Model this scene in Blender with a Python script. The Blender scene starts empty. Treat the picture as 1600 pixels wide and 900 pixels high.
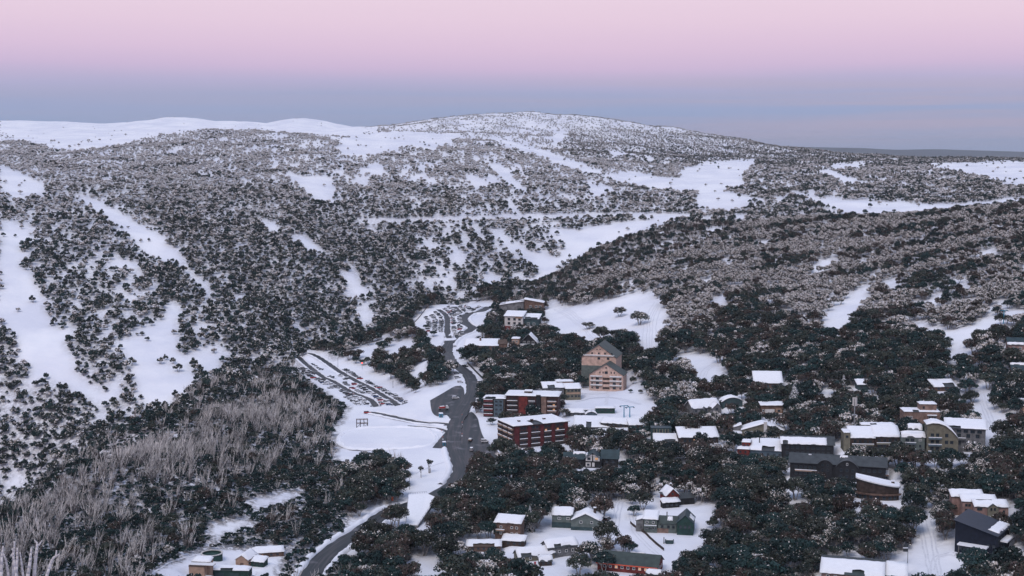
import bpy, math, random
import numpy as np
from mathutils import Vector, Matrix

# ------------------------------------------------------------------ camera, sky, sun, exposure
scene = bpy.context.scene
COL = scene.collection
F = 2200.0                      # focal length in pixels of the 1600 px wide photograph
EYE = 225.0                     # photograph row at eye level
PITCH = math.atan((450.0 - EYE) / F)
cam_data = bpy.data.cameras.new('camera')
cam_data.sensor_width = 36.0
cam_data.lens = 36.0 * F / 1600.0
cam_data.clip_start = 1.0
cam_data.clip_end = 120000.0
cam = bpy.data.objects.new('camera', cam_data)
COL.objects.link(cam)
cam.location = (0, 0, 0)
cam.rotation_euler = (math.pi / 2 - PITCH, 0, 0)
scene.camera = cam
scene.view_settings.view_transform = 'Standard'
scene.view_settings.look = 'None'
scene.view_settings.exposure = 0.0
scene.view_settings.gamma = 1.0
scene.render.film_transparent = False
cy = scene.cycles
cy.use_denoising = True
cy.max_bounces = 5
cy.diffuse_bounces = 3
cy.glossy_bounces = 2
cy.transmission_bounces = 2
cy.volume_bounces = 0
cy.transparent_max_bounces = 4
cy.sample_clamp_indirect = 4.0

SUN_AZ, SUN_EL = math.radians(205.0), math.radians(54.0)   # afterglow behind the camera

def srgb(r, g, b, a=1.0):
    f = lambda c: (c / 255 / 12.92) if c / 255 <= 0.04045 else ((c / 255 + 0.055) / 1.055) ** 2.4
    return (f(r), f(g), f(b), a)

def build_world():
    w = bpy.data.worlds.new('World')
    scene.world = w
    w.use_nodes = True
    nt = w.node_tree
    nt.nodes.clear()
    N, L = nt.nodes.new, nt.links.new
    out = N('ShaderNodeOutputWorld')
    sky = N('ShaderNodeTexSky')
    sky.sky_type = 'NISHITA'
    sky.sun_disc = False
    sky.sun_elevation = math.radians(1.0)
    sky.sun_rotation = SUN_AZ
    sky.air_density = 1.0
    sky.dust_density = 1.0
    bg_sky = N('ShaderNodeBackground')
    bg_sky.inputs[1].default_value = 0.05
    L(sky.outputs[0], bg_sky.inputs[0])
    tc = N('ShaderNodeTexCoord')
    sep = N('ShaderNodeSeparateXYZ')
    L(tc.outputs['Generated'], sep.inputs[0])
    def m(op, a, b=None, clamp=False):
        n = N('ShaderNodeMath'); n.operation = op; n.use_clamp = clamp
        for i, v in enumerate((a, b)):
            if v is None: continue
            if isinstance(v, (int, float)): n.inputs[i].default_value = v
            else: L(v, n.inputs[i])
        return n.outputs[0]
    z = m('MAXIMUM', sep.outputs[2], 0.0)
    # slow waviness of the dusk bands
    no = N('ShaderNodeTexNoise'); no.inputs['Scale'].default_value = 1.0; no.inputs['Detail'].default_value = 2.0
    cv = N('ShaderNodeCombineXYZ')
    L(m('MULTIPLY', sep.outputs[0], 3.0), cv.inputs[0]); L(m('MULTIPLY', sep.outputs[1], 3.0), cv.inputs[1]); L(m('MULTIPLY', sep.outputs[2], 25.0), cv.inputs[2])
    L(cv.outputs[0], no.inputs['Vector'])
    zw = m('ADD', z, m('MULTIPLY', m('SUBTRACT', no.outputs[0], 0.5), 0.012))
    zw = m('MAXIMUM', zw, 0.0)
    pos = m('POWER', zw, 0.5)
    ramp = N('ShaderNodeValToRGB')
    cr = ramp.color_ramp
    stops = [(0.0, (146, 162, 195)), (0.010, (147, 165, 200)), (0.022, (146, 167, 205)), (0.034, (154, 168, 207)), (0.044, (174, 174, 213)),
             (0.054, (198, 181, 218)), (0.068, (213, 190, 222)), (0.085, (223, 199, 225)), (0.105, (228, 205, 227)),
             (0.2, (216, 208, 228)), (0.45, (184, 194, 226)), (1.0, (148, 172, 216))]
    while len(cr.elements) < len(stops): cr.elements.new(0.5)
    for e, (p, c) in zip(cr.elements, stops):
        e.position = p ** 0.5
        e.color = srgb(*c)
    L(pos, ramp.inputs[0])
    # thin stratus lying along the horizon
    n2 = N('ShaderNodeTexNoise'); n2.inputs['Scale'].default_value = 1.0; n2.inputs['Detail'].default_value = 7.0; n2.inputs['Roughness'].default_value = 0.6
    c2 = N('ShaderNodeCombineXYZ')
    L(m('MULTIPLY', sep.outputs[0], 2.6), c2.inputs[0]); L(m('MULTIPLY', sep.outputs[1], 1.2), c2.inputs[1]); L(m('MULTIPLY', sep.outputs[2], 110.0), c2.inputs[2])
    L(c2.outputs[0], n2.inputs['Vector'])
    cl = N('ShaderNodeMapRange'); cl.interpolation_type = 'SMOOTHSTEP'
    cl.inputs[1].default_value = 0.40; cl.inputs[2].default_value = 0.64
    L(n2.outputs[0], cl.inputs[0])
    fade = N('ShaderNodeMapRange'); fade.interpolation_type = 'SMOOTHSTEP'
    fade.inputs[1].default_value = 0.056; fade.inputs[2].default_value = 0.026; fade.inputs[3].default_value = 0.0; fade.inputs[4].default_value = 1.0
    L(sep.outputs[2], fade.inputs[0])
    side = N('ShaderNodeMapRange'); side.interpolation_type = 'SMOOTHSTEP'
    side.inputs[1].default_value = -0.15; side.inputs[2].default_value = 0.25; side.inputs[3].default_value = 0.25; side.inputs[4].default_value = 1.0
    L(sep.outputs[0], side.inputs[0])
    cf = m('MULTIPLY', m('MULTIPLY', cl.outputs[0], fade.outputs[0]), side.outputs[0])
    cf = m('MULTIPLY', cf, 0.75)
    mix = N('ShaderNodeMix'); mix.data_type = 'RGBA'
    L(cf, mix.inputs[0]); L(ramp.outputs[0], mix.inputs[6]); mix.inputs[7].default_value = srgb(176, 169, 193)
    bg = N('ShaderNodeBackground'); bg.inputs[1].default_value = 0.97
    L(mix.outputs[2], bg.inputs[0])
    add = N('ShaderNodeAddShader')
    L(bg.outputs[0], add.inputs[0]); L(bg_sky.outputs[0], add.inputs[1])
    L(add.outputs[0], out.inputs[0])
build_world()

sun_data = bpy.data.lights.new('sun', 'SUN')
sun_data.energy = 1.6
sun_data.angle = math.radians(30)
sun_data.color = (1.0, 0.91, 0.84)
sun = bpy.data.objects.new('sun', sun_data)
COL.objects.link(sun)
_sd = Vector((math.sin(SUN_AZ) * math.cos(SUN_EL), math.cos(SUN_AZ) * math.cos(SUN_EL), math.sin(SUN_EL)))
sun.rotation_euler = _sd.to_track_quat('Z', 'Y').to_euler()

# ------------------------------------------------------------------ small helpers
RNG = random.Random(7)
NPR = np.random.default_rng(11)

def ray(px, py):
    a, b = (px - 800.0) / F, (450.0 - py) / F
    c, s = math.cos(PITCH), math.sin(PITCH)
    # camera looks along +Y tilted down by PITCH
    return (a, c + b * s, -s + b * c)
def uv_of(px, py):
    x, y, z = ray(px, py)
    return x / y, z / y
def project(x, y, z):
    """world -> photograph pixels (numpy)"""
    c, s = math.cos(PITCH), math.sin(PITCH)
    d = y * c - z * s
    return 800.0 + F * x / d, 450.0 - F * (z * c + y * s) / d

MATS = {}
def mat(name, color, rough=0.8, metal=0.0, var=0.0, scale=1.0, bump=0.0, bscale=None, color2=None, spec=0.3, emit=None, estr=0.0, objvar=0.0, coord='Object'):
    """procedural principled material: base colour broken up by noise, optional bump"""
    if name in MATS: return MATS[name]
    m = bpy.data.materials.new(name)
    m.use_nodes = True
    nt = m.node_tree
    b = nt.nodes['Principled BSDF']
    b.inputs['Roughness'].default_value = rough
    b.inputs['Metallic'].default_value = metal
    b.inputs['Specular IOR Level'].default_value = spec
    c = tuple(color[:3]) + (1,)
    if var or color2 or bump:
        tc = nt.nodes.new('ShaderNodeTexCoord')
        no = nt.nodes.new('ShaderNodeTexNoise')
        no.inputs['Scale'].default_value = scale
        no.inputs['Detail'].default_value = 4
        nt.links.new(tc.outputs[coord], no.inputs['Vector'])
        mx = nt.nodes.new('ShaderNodeMix'); mx.data_type = 'RGBA'
        rr = nt.nodes.new('ShaderNodeMapRange')
        rr.inputs[1].default_value = 0.3; rr.inputs[2].default_value = 0.7
        nt.links.new(no.outputs[0], rr.inputs[0])
        nt.links.new(rr.outputs[0], mx.inputs[0])
        if color2:
            mx.inputs[6].default_value = c; mx.inputs[7].default_value = tuple(color2[:3]) + (1,)
        else:
            mx.inputs[6].default_value = tuple(v * (1 - var) for v in c[:3]) + (1,)
            mx.inputs[7].default_value = tuple(min(1, v * (1 + var)) for v in c[:3]) + (1,)
        src = mx.outputs[2]
        if objvar:
            oi = nt.nodes.new('ShaderNodeObjectInfo')
            hs = nt.nodes.new('ShaderNodeHueSaturation')
            mr = nt.nodes.new('ShaderNodeMapRange')
            mr.inputs[3].default_value = 1 - objvar; mr.inputs[4].default_value = 1 + objvar
            nt.links.new(oi.outputs['Random'], mr.inputs[0])
            nt.links.new(mr.outputs[0], hs.inputs['Value'])
            nt.links.new(src, hs.inputs['Color'])
            src = hs.outputs[0]
        nt.links.new(src, b.inputs['Base Color'])
        if bump:
            n2 = nt.nodes.new('ShaderNodeTexNoise')
            n2.inputs['Scale'].default_value = bscale or scale * 3
            n2.inputs['Detail'].default_value = 5
            nt.links.new(tc.outputs[coord], n2.inputs['Vector'])
            bp = nt.nodes.new('ShaderNodeBump')
            bp.inputs['Strength'].default_value = bump
            bp.inputs['Distance'].default_value = 0.3
            nt.links.new(n2.outputs[0], bp.inputs['Height'])
            nt.links.new(bp.outputs[0], b.inputs['Normal'])
    else:
        b.inputs['Base Color'].default_value = c
    if emit:
        b.inputs['Emission Color'].default_value = tuple(emit[:3]) + (1,)
        b.inputs['Emission Strength'].default_value = estr
    MATS[name] = m
    return m

def link(o, parent=None):
    COL.objects.link(o)
    if parent is not None: o.parent = parent
    return o
def mesh_obj(name, verts, faces, mats, parent=None, fmat=None, smooth=False):
    me = bpy.data.meshes.new(name)
    me.from_pydata([tuple(v) for v in verts], [], faces)
    for m in (mats if isinstance(mats, (list, tuple)) else [mats]): me.materials.append(m)
    if fmat is not None: me.polygons.foreach_set('material_index', fmat)
    if smooth: me.polygons.foreach_set('use_smooth', [True] * len(me.polygons))
    me.update()
    return link(bpy.data.objects.new(name, me), parent)
def tag(o, label=None, cat=None, group=None, kind=None):
    if label: o['label'] = label
    if cat: o['category'] = cat
    if group: o['group'] = group
    if kind: o['kind'] = kind
    return o
def empty(name, loc, rz=0.0, parent=None):
    o = bpy.data.objects.new(name, None)
    o.empty_display_size = 0.5
    o.location = loc
    o.rotation_euler = (0, 0, rz)
    return link(o, parent)

ORDINALS = 'first second third fourth fifth sixth seventh eighth ninth tenth eleventh twelfth thirteenth fourteenth fifteenth sixteenth seventeenth eighteenth nineteenth twentieth'.split()
def single_out(items):
    """things that would share a label are told apart by their order in the picture"""
    by = {}
    for o in items: by.setdefault(o['label'], []).append(o)
    for lab, os_ in by.items():
        if len(os_) < 2: continue
        os_.sort(key=lambda o: o.location.x / o.location.y)
        n = len(os_)
        for i, o in enumerate(os_):
            if n == 2: w = ('left one', 'right one')[i]
            elif i == 0: w = 'leftmost'
            elif i == n - 1: w = 'rightmost'
            elif i < n / 2: w = ORDINALS[min(i, 19)] + ' from left'
            else: w = ORDINALS[min(n - 1 - i, 19)] + ' from right'
            o['label'] = lab + ', ' + w

class MB:
    """collects shapes for one mesh object"""
    def __init__(s): s.v, s.f, s.m = [], [], []
    def add(s, vs, fs, mi=0):
        k = len(s.v)
        s.v += [tuple(p) for p in vs]
        for f in fs:
            s.f.append(tuple(k + i for i in f)); s.m.append(mi)
        return s
    def box(s, x0, x1, y0, y1, z0, z1, mi=0):
        vs = [(x0, y0, z0), (x1, y0, z0), (x1, y1, z0), (x0, y1, z0), (x0, y0, z1), (x1, y0, z1), (x1, y1, z1), (x0, y1, z1)]
        return s.add(vs, [(3, 2, 1, 0), (4, 5, 6, 7), (0, 1, 5, 4), (1, 2, 6, 5), (2, 3, 7, 6), (3, 0, 4, 7)], mi)
    def prism(s, poly, z0, z1, mi=0):
        """poly: plan outline (ccw); z0/z1 number or one per corner"""
        n = len(poly)
        a = z0 if isinstance(z0, (list, tuple)) else [z0] * n
        b = z1 if isinstance(z1, (list, tuple)) else [z1] * n
        vs = [(p[0], p[1], a[i]) for i, p in enumerate(poly)] + [(p[0], p[1], b[i]) for i, p in enumerate(poly)]
        fs = [tuple(reversed(range(n))), tuple(range(n, 2 * n))] + [(i, (i + 1) % n, n + (i + 1) % n, n + i) for i in range(n)]
        return s.add(vs, fs, mi)
    def tube(s, p0, p1, r0, r1, n=5, mi=0):
        p0, p1 = Vector(p0), Vector(p1)
        d = (p1 - p0)
        if d.length < 1e-6: return s
        d.normalize()
        a = d.orthogonal().normalized(); b = d.cross(a)
        vs = []
        for p, r in ((p0, r0), (p1, r1)):
            for i in range(n):
                t = 2 * math.pi * i / n
                vs.append(p + a * (r * math.cos(t)) + b * (r * math.sin(t)))
        fs = [(i, (i + 1) % n, n + (i + 1) % n, n + i) for i in range(n)] + [tuple(reversed(range(n))), tuple(range(n, 2 * n))]
        return s.add(vs, fs, mi)
    def build(s, name, mats, parent=None, smooth=False):
        return mesh_obj(name, s.v, s.f, mats, parent, s.m, smooth)

# ------------------------------------------------------------------ terrain: heights from a smooth surface through surveyed points
NEAR = [(40, -22), (100, -46), (200, -84), (330, -127)]
COLS = {
 0: [(900,480),(850,520),(812,560),(900,660),(900,760),(830,900),(780,1000),(700,1050),(600,1120),(500,1220),(400,1360),(300,1620),(260,1850),(237,2150),(222,2500),(205,2900),(189,3300),(215,3900)],
 100: [(900,490),(800,570),(728,640),(800,760),(760,900),(700,1030),(640,1080),(560,1150),(480,1260),(400,1390),(310,1620),(260,1880),(234,2150),(222,2500),(205,2900),(190,3300),(215,3900)],
 200: [(900,500),(800,600),(720,690),(662,780),(700,860),(690,960),(630,1080),(560,1150),(480,1270),(400,1410),(320,1630),(260,1920),(221,2250),(222,2500),(207,2900),(192,3300),(215,3900)],
 270: [(205,2330),(184,3300)], 165: [(195,3300)], 390: [(198,3350)], 565: [(207,3300)],
 330: [(900,530),(800,610),(720,700),(650,820),(602,940),(650,1030),(590,1120),(540,1190),(480,1290),(400,1440),(320,1660),(260,1950),(206,2350),(213,2650),(200,2950),(188,3300),(215,3900)],
 430: [(900,550),(800,640),(720,760),(650,880),(600,1010),(573,1090),(600,1150),(555,1190),(500,1280),(400,1470),(320,1680),(260,1950),(206,2380),(214,2700),(202,3000),(189,3350),(215,3900)],
 490: [(184,3350)],
 520: [(900,555),(800,640),(700,790),(660,860),(620,990),(590,1070),(560,1150),(545,1200),(560,1260),(520,1300),(480,1380),(400,1510),(320,1720),(260,1980),(228,2230),(215,2480),(212,2800),(197,3300),(215,3900)],
 600: [(900,560),(800,650),(700,790),(660,870),(630,960),(600,1040),(570,1120),(540,1190),(518,1260),(530,1310),(480,1400),(440,1470),(400,1550),(340,1700),(280,1920),(240,2200),(215,2500),(204,2800),(215,3300),(225,3900)],
 680: [(900,560),(820,625),(760,690),(690,785),(640,870),(600,950),(560,1050),(520,1200),(490,1330),(474,1400),(490,1440),(455,1490),(400,1590),(340,1730),(280,1940),(238,2200),(212,2520),(192,2850),(187,3000),(215,3700)],
 760: [(900,560),(820,620),(760,690),(690,790),(640,880),(600,960),(560,1070),(520,1200),(480,1380),(465,1450),(450,1500),(400,1610),(340,1760),(280,1970),(240,2230),(215,2520),(190,2850),(178,3050),(210,3700)],
 850: [(900,560),(820,620),(760,690),(690,790),(640,880),(600,960),(560,1050),(520,1160),(480,1300),(455,1420),(445,1530),(400,1640),(350,1760),(300,1930),(260,2180),(230,2500),(205,2850),(178,3150),(210,3700)],
 920: [(900,560),(820,620),(760,690),(690,780),(640,865),(605,940),(560,1040),(500,1180),(470,1250),(440,1330),(405,1430),(397,1470),(412,1560),(395,1640),(370,1720),(345,1800),(300,1960),(260,2220),(230,2550),(205,2880),(182,3150),(210,3700)],
 1000: [(900,560),(820,620),(760,690),(690,775),(640,850),(590,940),(550,1020),(500,1120),(450,1230),(400,1370),(372,1490),(385,1590),(358,1700),(335,1800),(300,1980),(265,2250),(240,2560),(215,2870),(194,3130),(215,3700)],
 1100: [(900,560),(820,615),(760,670),(700,740),(640,830),(590,920),(540,1010),(480,1120),(420,1260),(370,1420),(354,1500),(364,1590),(345,1690),(320,1800),(290,2040),(262,2400),(245,2700),(225,2950),(209,3150),(235,3700)],
 1200: [(900,555),(820,610),(760,660),(700,725),(640,805),(590,885),(540,970),(480,1080),(420,1220),(370,1380),(348,1480),(360,1570),(340,1680),(310,1830),(280,2080),(258,2400),(247,2700),(230,3000),(255,3600)],
 1300: [(900,550),(820,605),(760,650),(700,712),(640,790),(590,865),(540,945),(480,1050),(420,1190),(370,1340),(342,1450),(352,1540),(330,1640),(315,1730),(285,2000),(262,2350),(251,2650),(244,2900),(265,3600)],
 1400: [(900,545),(820,600),(760,642),(700,700),(640,775),(590,840),(540,915),(480,1010),(420,1140),(370,1270),(338,1420),(348,1500),(328,1600),(310,1740),(285,1980),(262,2350),(252,2650),(249,2900),(265,3600)],
 1500: [(900,540),(820,590),(760,635),(700,690),(640,760),(600,805),(540,880),(480,970),(420,1080),(370,1200),(334,1380),(343,1470),(325,1590),(308,1730),(285,1960),(262,2350),(252,2650),(248,3000),(265,3700)],
 1600: [(900,530),(820,575),(760,615),(700,670),(640,735),(600,780),(540,850),(480,935),(420,1040),(370,1150),(322,1340),(333,1430),(313,1590),(295,1760),(275,2050),(258,2400),(252,2700),(249,3000),(265,3700)],
}
COLS[-260] = [(p, d) for p, d in COLS[0]]
COLS[1860] = [(p - 12, d) for p, d in COLS[1600]]

def fit_surface():
    P, V = [], []
    for px, prof in COLS.items():
        for py, D in prof:
            u, v = uv_of(px, py); P.append((u, math.log(D))); V.append(v)
        if len(prof) > 5:
            u, _ = uv_of(px, 600)
            for D, z in NEAR: P.append((u, math.log(D))); V.append(z / D)
            for D, z in ((5200, -190), (9000, -330), (20000, -330), (45000, -380)): P.append((u, math.log(D))); V.append(z / D)
    P, V = np.array(P), np.array(V)
    n = len(P)
    def kern(a, b):
        r2 = ((a[:, None, :] - b[None, :, :]) ** 2).sum(-1)
        return np.sqrt(r2 + 0.02 ** 2)
    A = np.zeros((n + 3, n + 3))
    A[:n, :n] = kern(P, P) - 2e-3 * np.eye(n)
    A[:n, n] = 1; A[:n, n + 1:] = P; A[n, :n] = 1; A[n + 1:, :n] = P.T
    W = np.linalg.solve(A, np.concatenate([V, np.zeros(3)]))
    def ev(u, l):
        q = np.stack([u.ravel(), l.ravel()], 1)
        out = np.empty(len(q))
        for i in range(0, len(q), 20000):
            s = q[i:i + 20000]
            out[i:i + 20000] = kern(s, P) @ W[:n] + W[n] + s @ W[n + 1:]
        return out.reshape(u.shape)
    return ev
_surface = fit_surface()

U = np.linspace(-0.50, 0.50, 521)
LD = np.concatenate([np.linspace(math.log(40), math.log(450), 61)[:-1], np.linspace(math.log(450), math.log(1600), 421)[:-1],
                     np.linspace(math.log(1600), math.log(3800), 151)[:-1], np.linspace(math.log(3800), math.log(48000), 41)])
DD = np.exp(LD)
gu, gl = np.meshgrid(U, LD)             # rows = distance, columns = bearing
_cu, _cl = np.meshgrid(U[::4], LD[::2])
_co = _surface(_cu, _cl)
_co = np.stack([np.interp(U, U[::4], r) for r in _co])
_co = np.stack([np.interp(LD, LD[::2], _co[:, j]) for j in range(len(U))], 1)
GX, GY = gu * DD[:, None], np.repeat(DD[:, None], len(U), 1)
GZ = _co * GY

def waves(x, y, lam, amp, n, seed):
    r = np.random.default_rng(seed)
    o = np.zeros_like(x)
    for _ in range(n):
        a, ph, l = r.uniform(0, 2 * math.pi), r.uniform(0, 2 * math.pi), lam * r.uniform(0.6, 1.6)
        o += np.sin((x * math.cos(a) + y * math.sin(a)) * 2 * math.pi / l + ph + 1.3 * np.sin((x * math.sin(a) - y * math.cos(a)) * 2 * math.pi / (l * 1.7)))
    return o * amp / math.sqrt(n)
_far = np.clip((GY - 1000) / 700, 0, 1) * np.clip((3600 - GY) / 400, 0, 1)
GZ += waves(GX, GY, 140, 2.2, 9, 1) * _far + waves(GX, GY, 45, 0.35, 9, 2) * np.clip((GY - 420) / 200, 0, 1) * np.clip((3600 - GY) / 400, 0, 1)
GZ += waves(GX, GY, 16, 0.10, 9, 3) * np.clip((GY - 420) / 200, 0, 1) * np.clip((1700 - GY) / 400, 0, 1)
GZ += waves(GX, GY, 5200, 30, 7, 4) * np.clip((GY - 9000) / 9000, 0, 1)

def height(x, y):
    """ground height at plan points (numpy arrays)"""
    x, y = np.asarray(x, float), np.asarray(y, float)
    l = np.log(np.clip(y, 41, 47000)); u = x / y
    j = np.clip((u - U[0]) / (U[1] - U[0]), 0, len(U) - 1.001); j0 = j.astype(int); fj = j - j0
    i0 = np.clip(np.searchsorted(LD, l) - 1, 0, len(LD) - 2); fi = (l - LD[i0]) / (LD[i0 + 1] - LD[i0])
    return (GZ[i0, j0] * (1 - fi) + GZ[i0 + 1, j0] * fi) * (1 - fj) + (GZ[i0, j0 + 1] * (1 - fi) + GZ[i0 + 1, j0 + 1] * fi) * fj

_LR = np.linspace(math.log(300), math.log(4200), 1600)
def ground_at(px, py):
    """the ground point that the photograph shows at a pixel"""
    u, v = uv_of(px, py)
    D = np.exp(_LR)
    g = height(u * D, D) / D - v
    k = np.argmax(g > 0)
    if k == 0: k = len(D) - 1
    t = -g[k - 1] / (g[k] - g[k - 1]) if g[k] != g[k - 1] else 0
    d = D[k - 1] + (D[k] - D[k - 1]) * max(0, min(1, t))
    return Vector((u * d, d, float(height(u * d, d))))
def mpp(y): return y / F                 # metres per photograph pixel at that distance

# ------------------------------------------------------------------ materials of the setting
M_SNOW = mat('snow', (0.80, 0.81, 0.86), rough=0.65, var=0.05, scale=0.05, bump=0.25, bscale=0.35, spec=0.2)
M_SNOWCAP = mat('roof_snow', (0.82, 0.83, 0.87), rough=0.6, var=0.03, scale=0.6, bump=0.25, bscale=1.2, spec=0.2)

def terrain_material():
    m = bpy.data.materials.new('snowy_ground'); m.use_nodes = True
    nt = m.node_tree; N, L = nt.nodes.new, nt.links.new
    b = nt.nodes['Principled BSDF']; b.inputs['Roughness'].default_value = 0.7; b.inputs['Specular IOR Level'].default_value = 0.15
    tc = N('ShaderNodeTexCoord')
    def noise(scale, detail=5, rough=0.55):
        n = N('ShaderNodeTexNoise'); n.inputs['Scale'].default_value = scale; n.inputs['Detail'].default_value = detail; n.inputs['Roughness'].default_value = rough
        L(tc.outputs['Object'], n.inputs['Vector']); return n
    def rng(src, a, b_, c=0.0, d=1.0):
        r = N('ShaderNodeMapRange'); r.interpolation_type = 'SMOOTHSTEP'
        for i, v in enumerate((a, b_, c, d)): r.inputs[i + 1].default_value = v
        L(src, r.inputs[0]); return r.outputs[0]
    def mix(fac, a, b_):
        x = N('ShaderNodeMix'); x.data_type = 'RGBA'
        if isinstance(fac, float): x.inputs[0].default_value = fac
        else: L(fac, x.inputs[0])
        for i, v in ((6, a), (7, b_)):
            if isinstance(v, tuple): x.inputs[i].default_value = v + (1,)
            else: L(v, x.inputs[i])
        return x.outputs[2]
    snow = mix(rng(noise(0.02).outputs[0], 0.3, 0.7), (0.70, 0.715, 0.79), (0.84, 0.845, 0.88))
    # undergrowth and grass tips poking through the snow where trees stand
    att = N('ShaderNodeAttribute'); att.attribute_name = 'scrub'
    litter = mix(rng(noise(0.9, 3).outputs[0], 0.35, 0.65), (0.07, 0.075, 0.08), (0.40, 0.37, 0.37))
    n1 = noise(0.35, 6, 0.7)
    mm = N('ShaderNodeMath'); mm.operation = 'MULTIPLY'
    L(rng(n1.outputs[0], 0.38, 0.54), mm.inputs[0]); L(att.outputs['Fac'], mm.inputs[1])
    col = mix(mm.outputs[0], snow, litter)
    # snow-free lowland far beyond the range
    sep = N('ShaderNodeSeparateXYZ'); L(tc.outputs['Object'], sep.inputs[0])
    low = mix(rng(noise(0.002).outputs[0], 0.3, 0.7), (0.04, 0.05, 0.05), (0.09, 0.09, 0.08))
    col = mix(rng(sep.outputs[1], 3900, 4600), col, low)
    L(col, b.inputs['Base Color'])
    n2 = noise(0.09, 8, 0.62)
    bp = N('ShaderNodeBump'); bp.inputs['Strength'].default_value = 0.6; bp.inputs['Distance'].default_value = 1.6
    L(n2.outputs[0], bp.inputs['Height']); L(bp.outputs[0], b.inputs['Normal'])
    return m

def asphalt_material():
    m = bpy.data.materials.new('slushy_asphalt'); m.use_nodes = True
    nt = m.node_tree; N, L = nt.nodes.new, nt.links.new
    b = nt.nodes['Principled BSDF']; b.inputs['Roughness'].default_value = 0.55; b.inputs['Specular IOR Level'].default_value = 0.35
    uv = N('ShaderNodeUVMap'); uv.uv_map = 'UVMap'
    sp = N('ShaderNodeSeparateXYZ'); L(uv.outputs[0], sp.inputs[0])
    tc = N('ShaderNodeTexCoord')
    # u runs across the road in metres, v along it
    cv = N('ShaderNodeCombineXYZ')
    a = N('ShaderNodeMath'); a.operation = 'MULTIPLY'; a.inputs[1].default_value = 0.9; L(sp.outputs[0], a.inputs[0])
    c = N('ShaderNodeMath'); c.operation = 'MULTIPLY'; c.inputs[1].default_value = 0.035; L(sp.outputs[1], c.inputs[0])
    L(a.outputs[0], cv.inputs[0]); L(c.outputs[0], cv.inputs[1])
    n1 = N('ShaderNodeTexNoise'); n1.inputs['Scale'].default_value = 1.0; n1.inputs['Detail'].default_value = 5; L(cv.outputs[0], n1.inputs['Vector'])
    n2 = N('ShaderNodeTexNoise'); n2.inputs['Scale'].default_value = 0.12; n2.inputs['Detail'].default_value = 6; L(tc.outputs['Object'], n2.inputs['Vector'])
    def rng(src, a, b_, c=0.0, d=1.0):
        r = N('ShaderNodeMapRange'); r.interpolation_type = 'SMOOTHSTEP'
        for i, v in enumerate((a, b_, c, d)): r.inputs[i + 1].default_value = v
        L(src, r.inputs[0]); return r.outputs[0]
    x = N('ShaderNodeMix'); x.data_type = 'RGBA'; x.inputs[6].default_value = (0.020, 0.027, 0.030, 1); x.inputs[7].default_value = (0.065, 0.058, 0.060, 1)
    L(rng(n1.outputs[0], 0.42, 0.68), x.inputs[0])
    y = N('ShaderNodeMix'); y.data_type = 'RGBA'; y.inputs[7].default_value = (0.30, 0.28, 0.31, 1)
    L(rng(n2.outputs[0], 0.58, 0.76, 0, 0.55), y.inputs[0]); L(x.outputs[2], y.inputs[6])
    L(y.outputs[2], b.inputs['Base Color'])
    return m
M_GROUND = terrain_material()
M_ASPHALT = asphalt_material()

# ------------------------------------------------------------------ roads and levelled ground
def smooth_line(pts, step=2.0):
    P = [np.array(p, float) for p in pts]
    out = []
    for i in range(len(P) - 1):
        p0, p1, p2, p3 = P[max(i - 1, 0)], P[i], P[i + 1], P[min(i + 2, len(P) - 1)]
        n = max(2, int(np.linalg.norm((p2 - p1)[:2]) / step))
        for k in range(n):
            t = k / n
            out.append(0.5 * ((2 * p1) + (p2 - p0) * t + (2 * p0 - 5 * p1 + 4 * p2 - p3) * t * t + (3 * p1 - p0 - 3 * p2 + p3) * t ** 3))
    out.append(P[-1])
    return np.array(out)
def path_from_pixels(pix, lift=0.0, smooth=9):
    L_ = smooth_line([tuple(ground_at(*p)) for p in pix])
    z = L_[:, 2].copy()
    for _ in range(3):
        zp = np.pad(z, smooth, mode='edge')
        z = np.convolve(zp, np.ones(2 * smooth + 1) / (2 * smooth + 1), 'valid')
    L_[:, 2] = z + lift
    return L_
ROAD_LINES = []      # (line, half width) keeps trees off
def carve(line, half, blend, drop=0.35):
    x0, x1 = line[:, 0].min() - half - blend, line[:, 0].max() + half + blend
    y0, y1 = line[:, 1].min() - half - blend, line[:, 1].max() + half + blend
    idx = np.argwhere((GX > x0) & (GX < x1) & (GY > y0) & (GY < y1))
    for i in range(0, len(idx), 20000):
        s = idx[i:i + 20000]
        q = np.stack([GX[s[:, 0], s[:, 1]], GY[s[:, 0], s[:, 1]]], 1)
        d2 = ((q[:, None, :] - line[None, :, :2]) ** 2).sum(-1)
        k = d2.argmin(1); d = np.sqrt(d2[np.arange(len(k)), k])
        w = np.clip(1 - (d - half) / blend, 0, 1); w = w * w * (3 - 2 * w)
        zt = line[k, 2] - drop
        GZ[s[:, 0], s[:, 1]] = GZ[s[:, 0], s[:, 1]] * (1 - w) + zt * w
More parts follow.
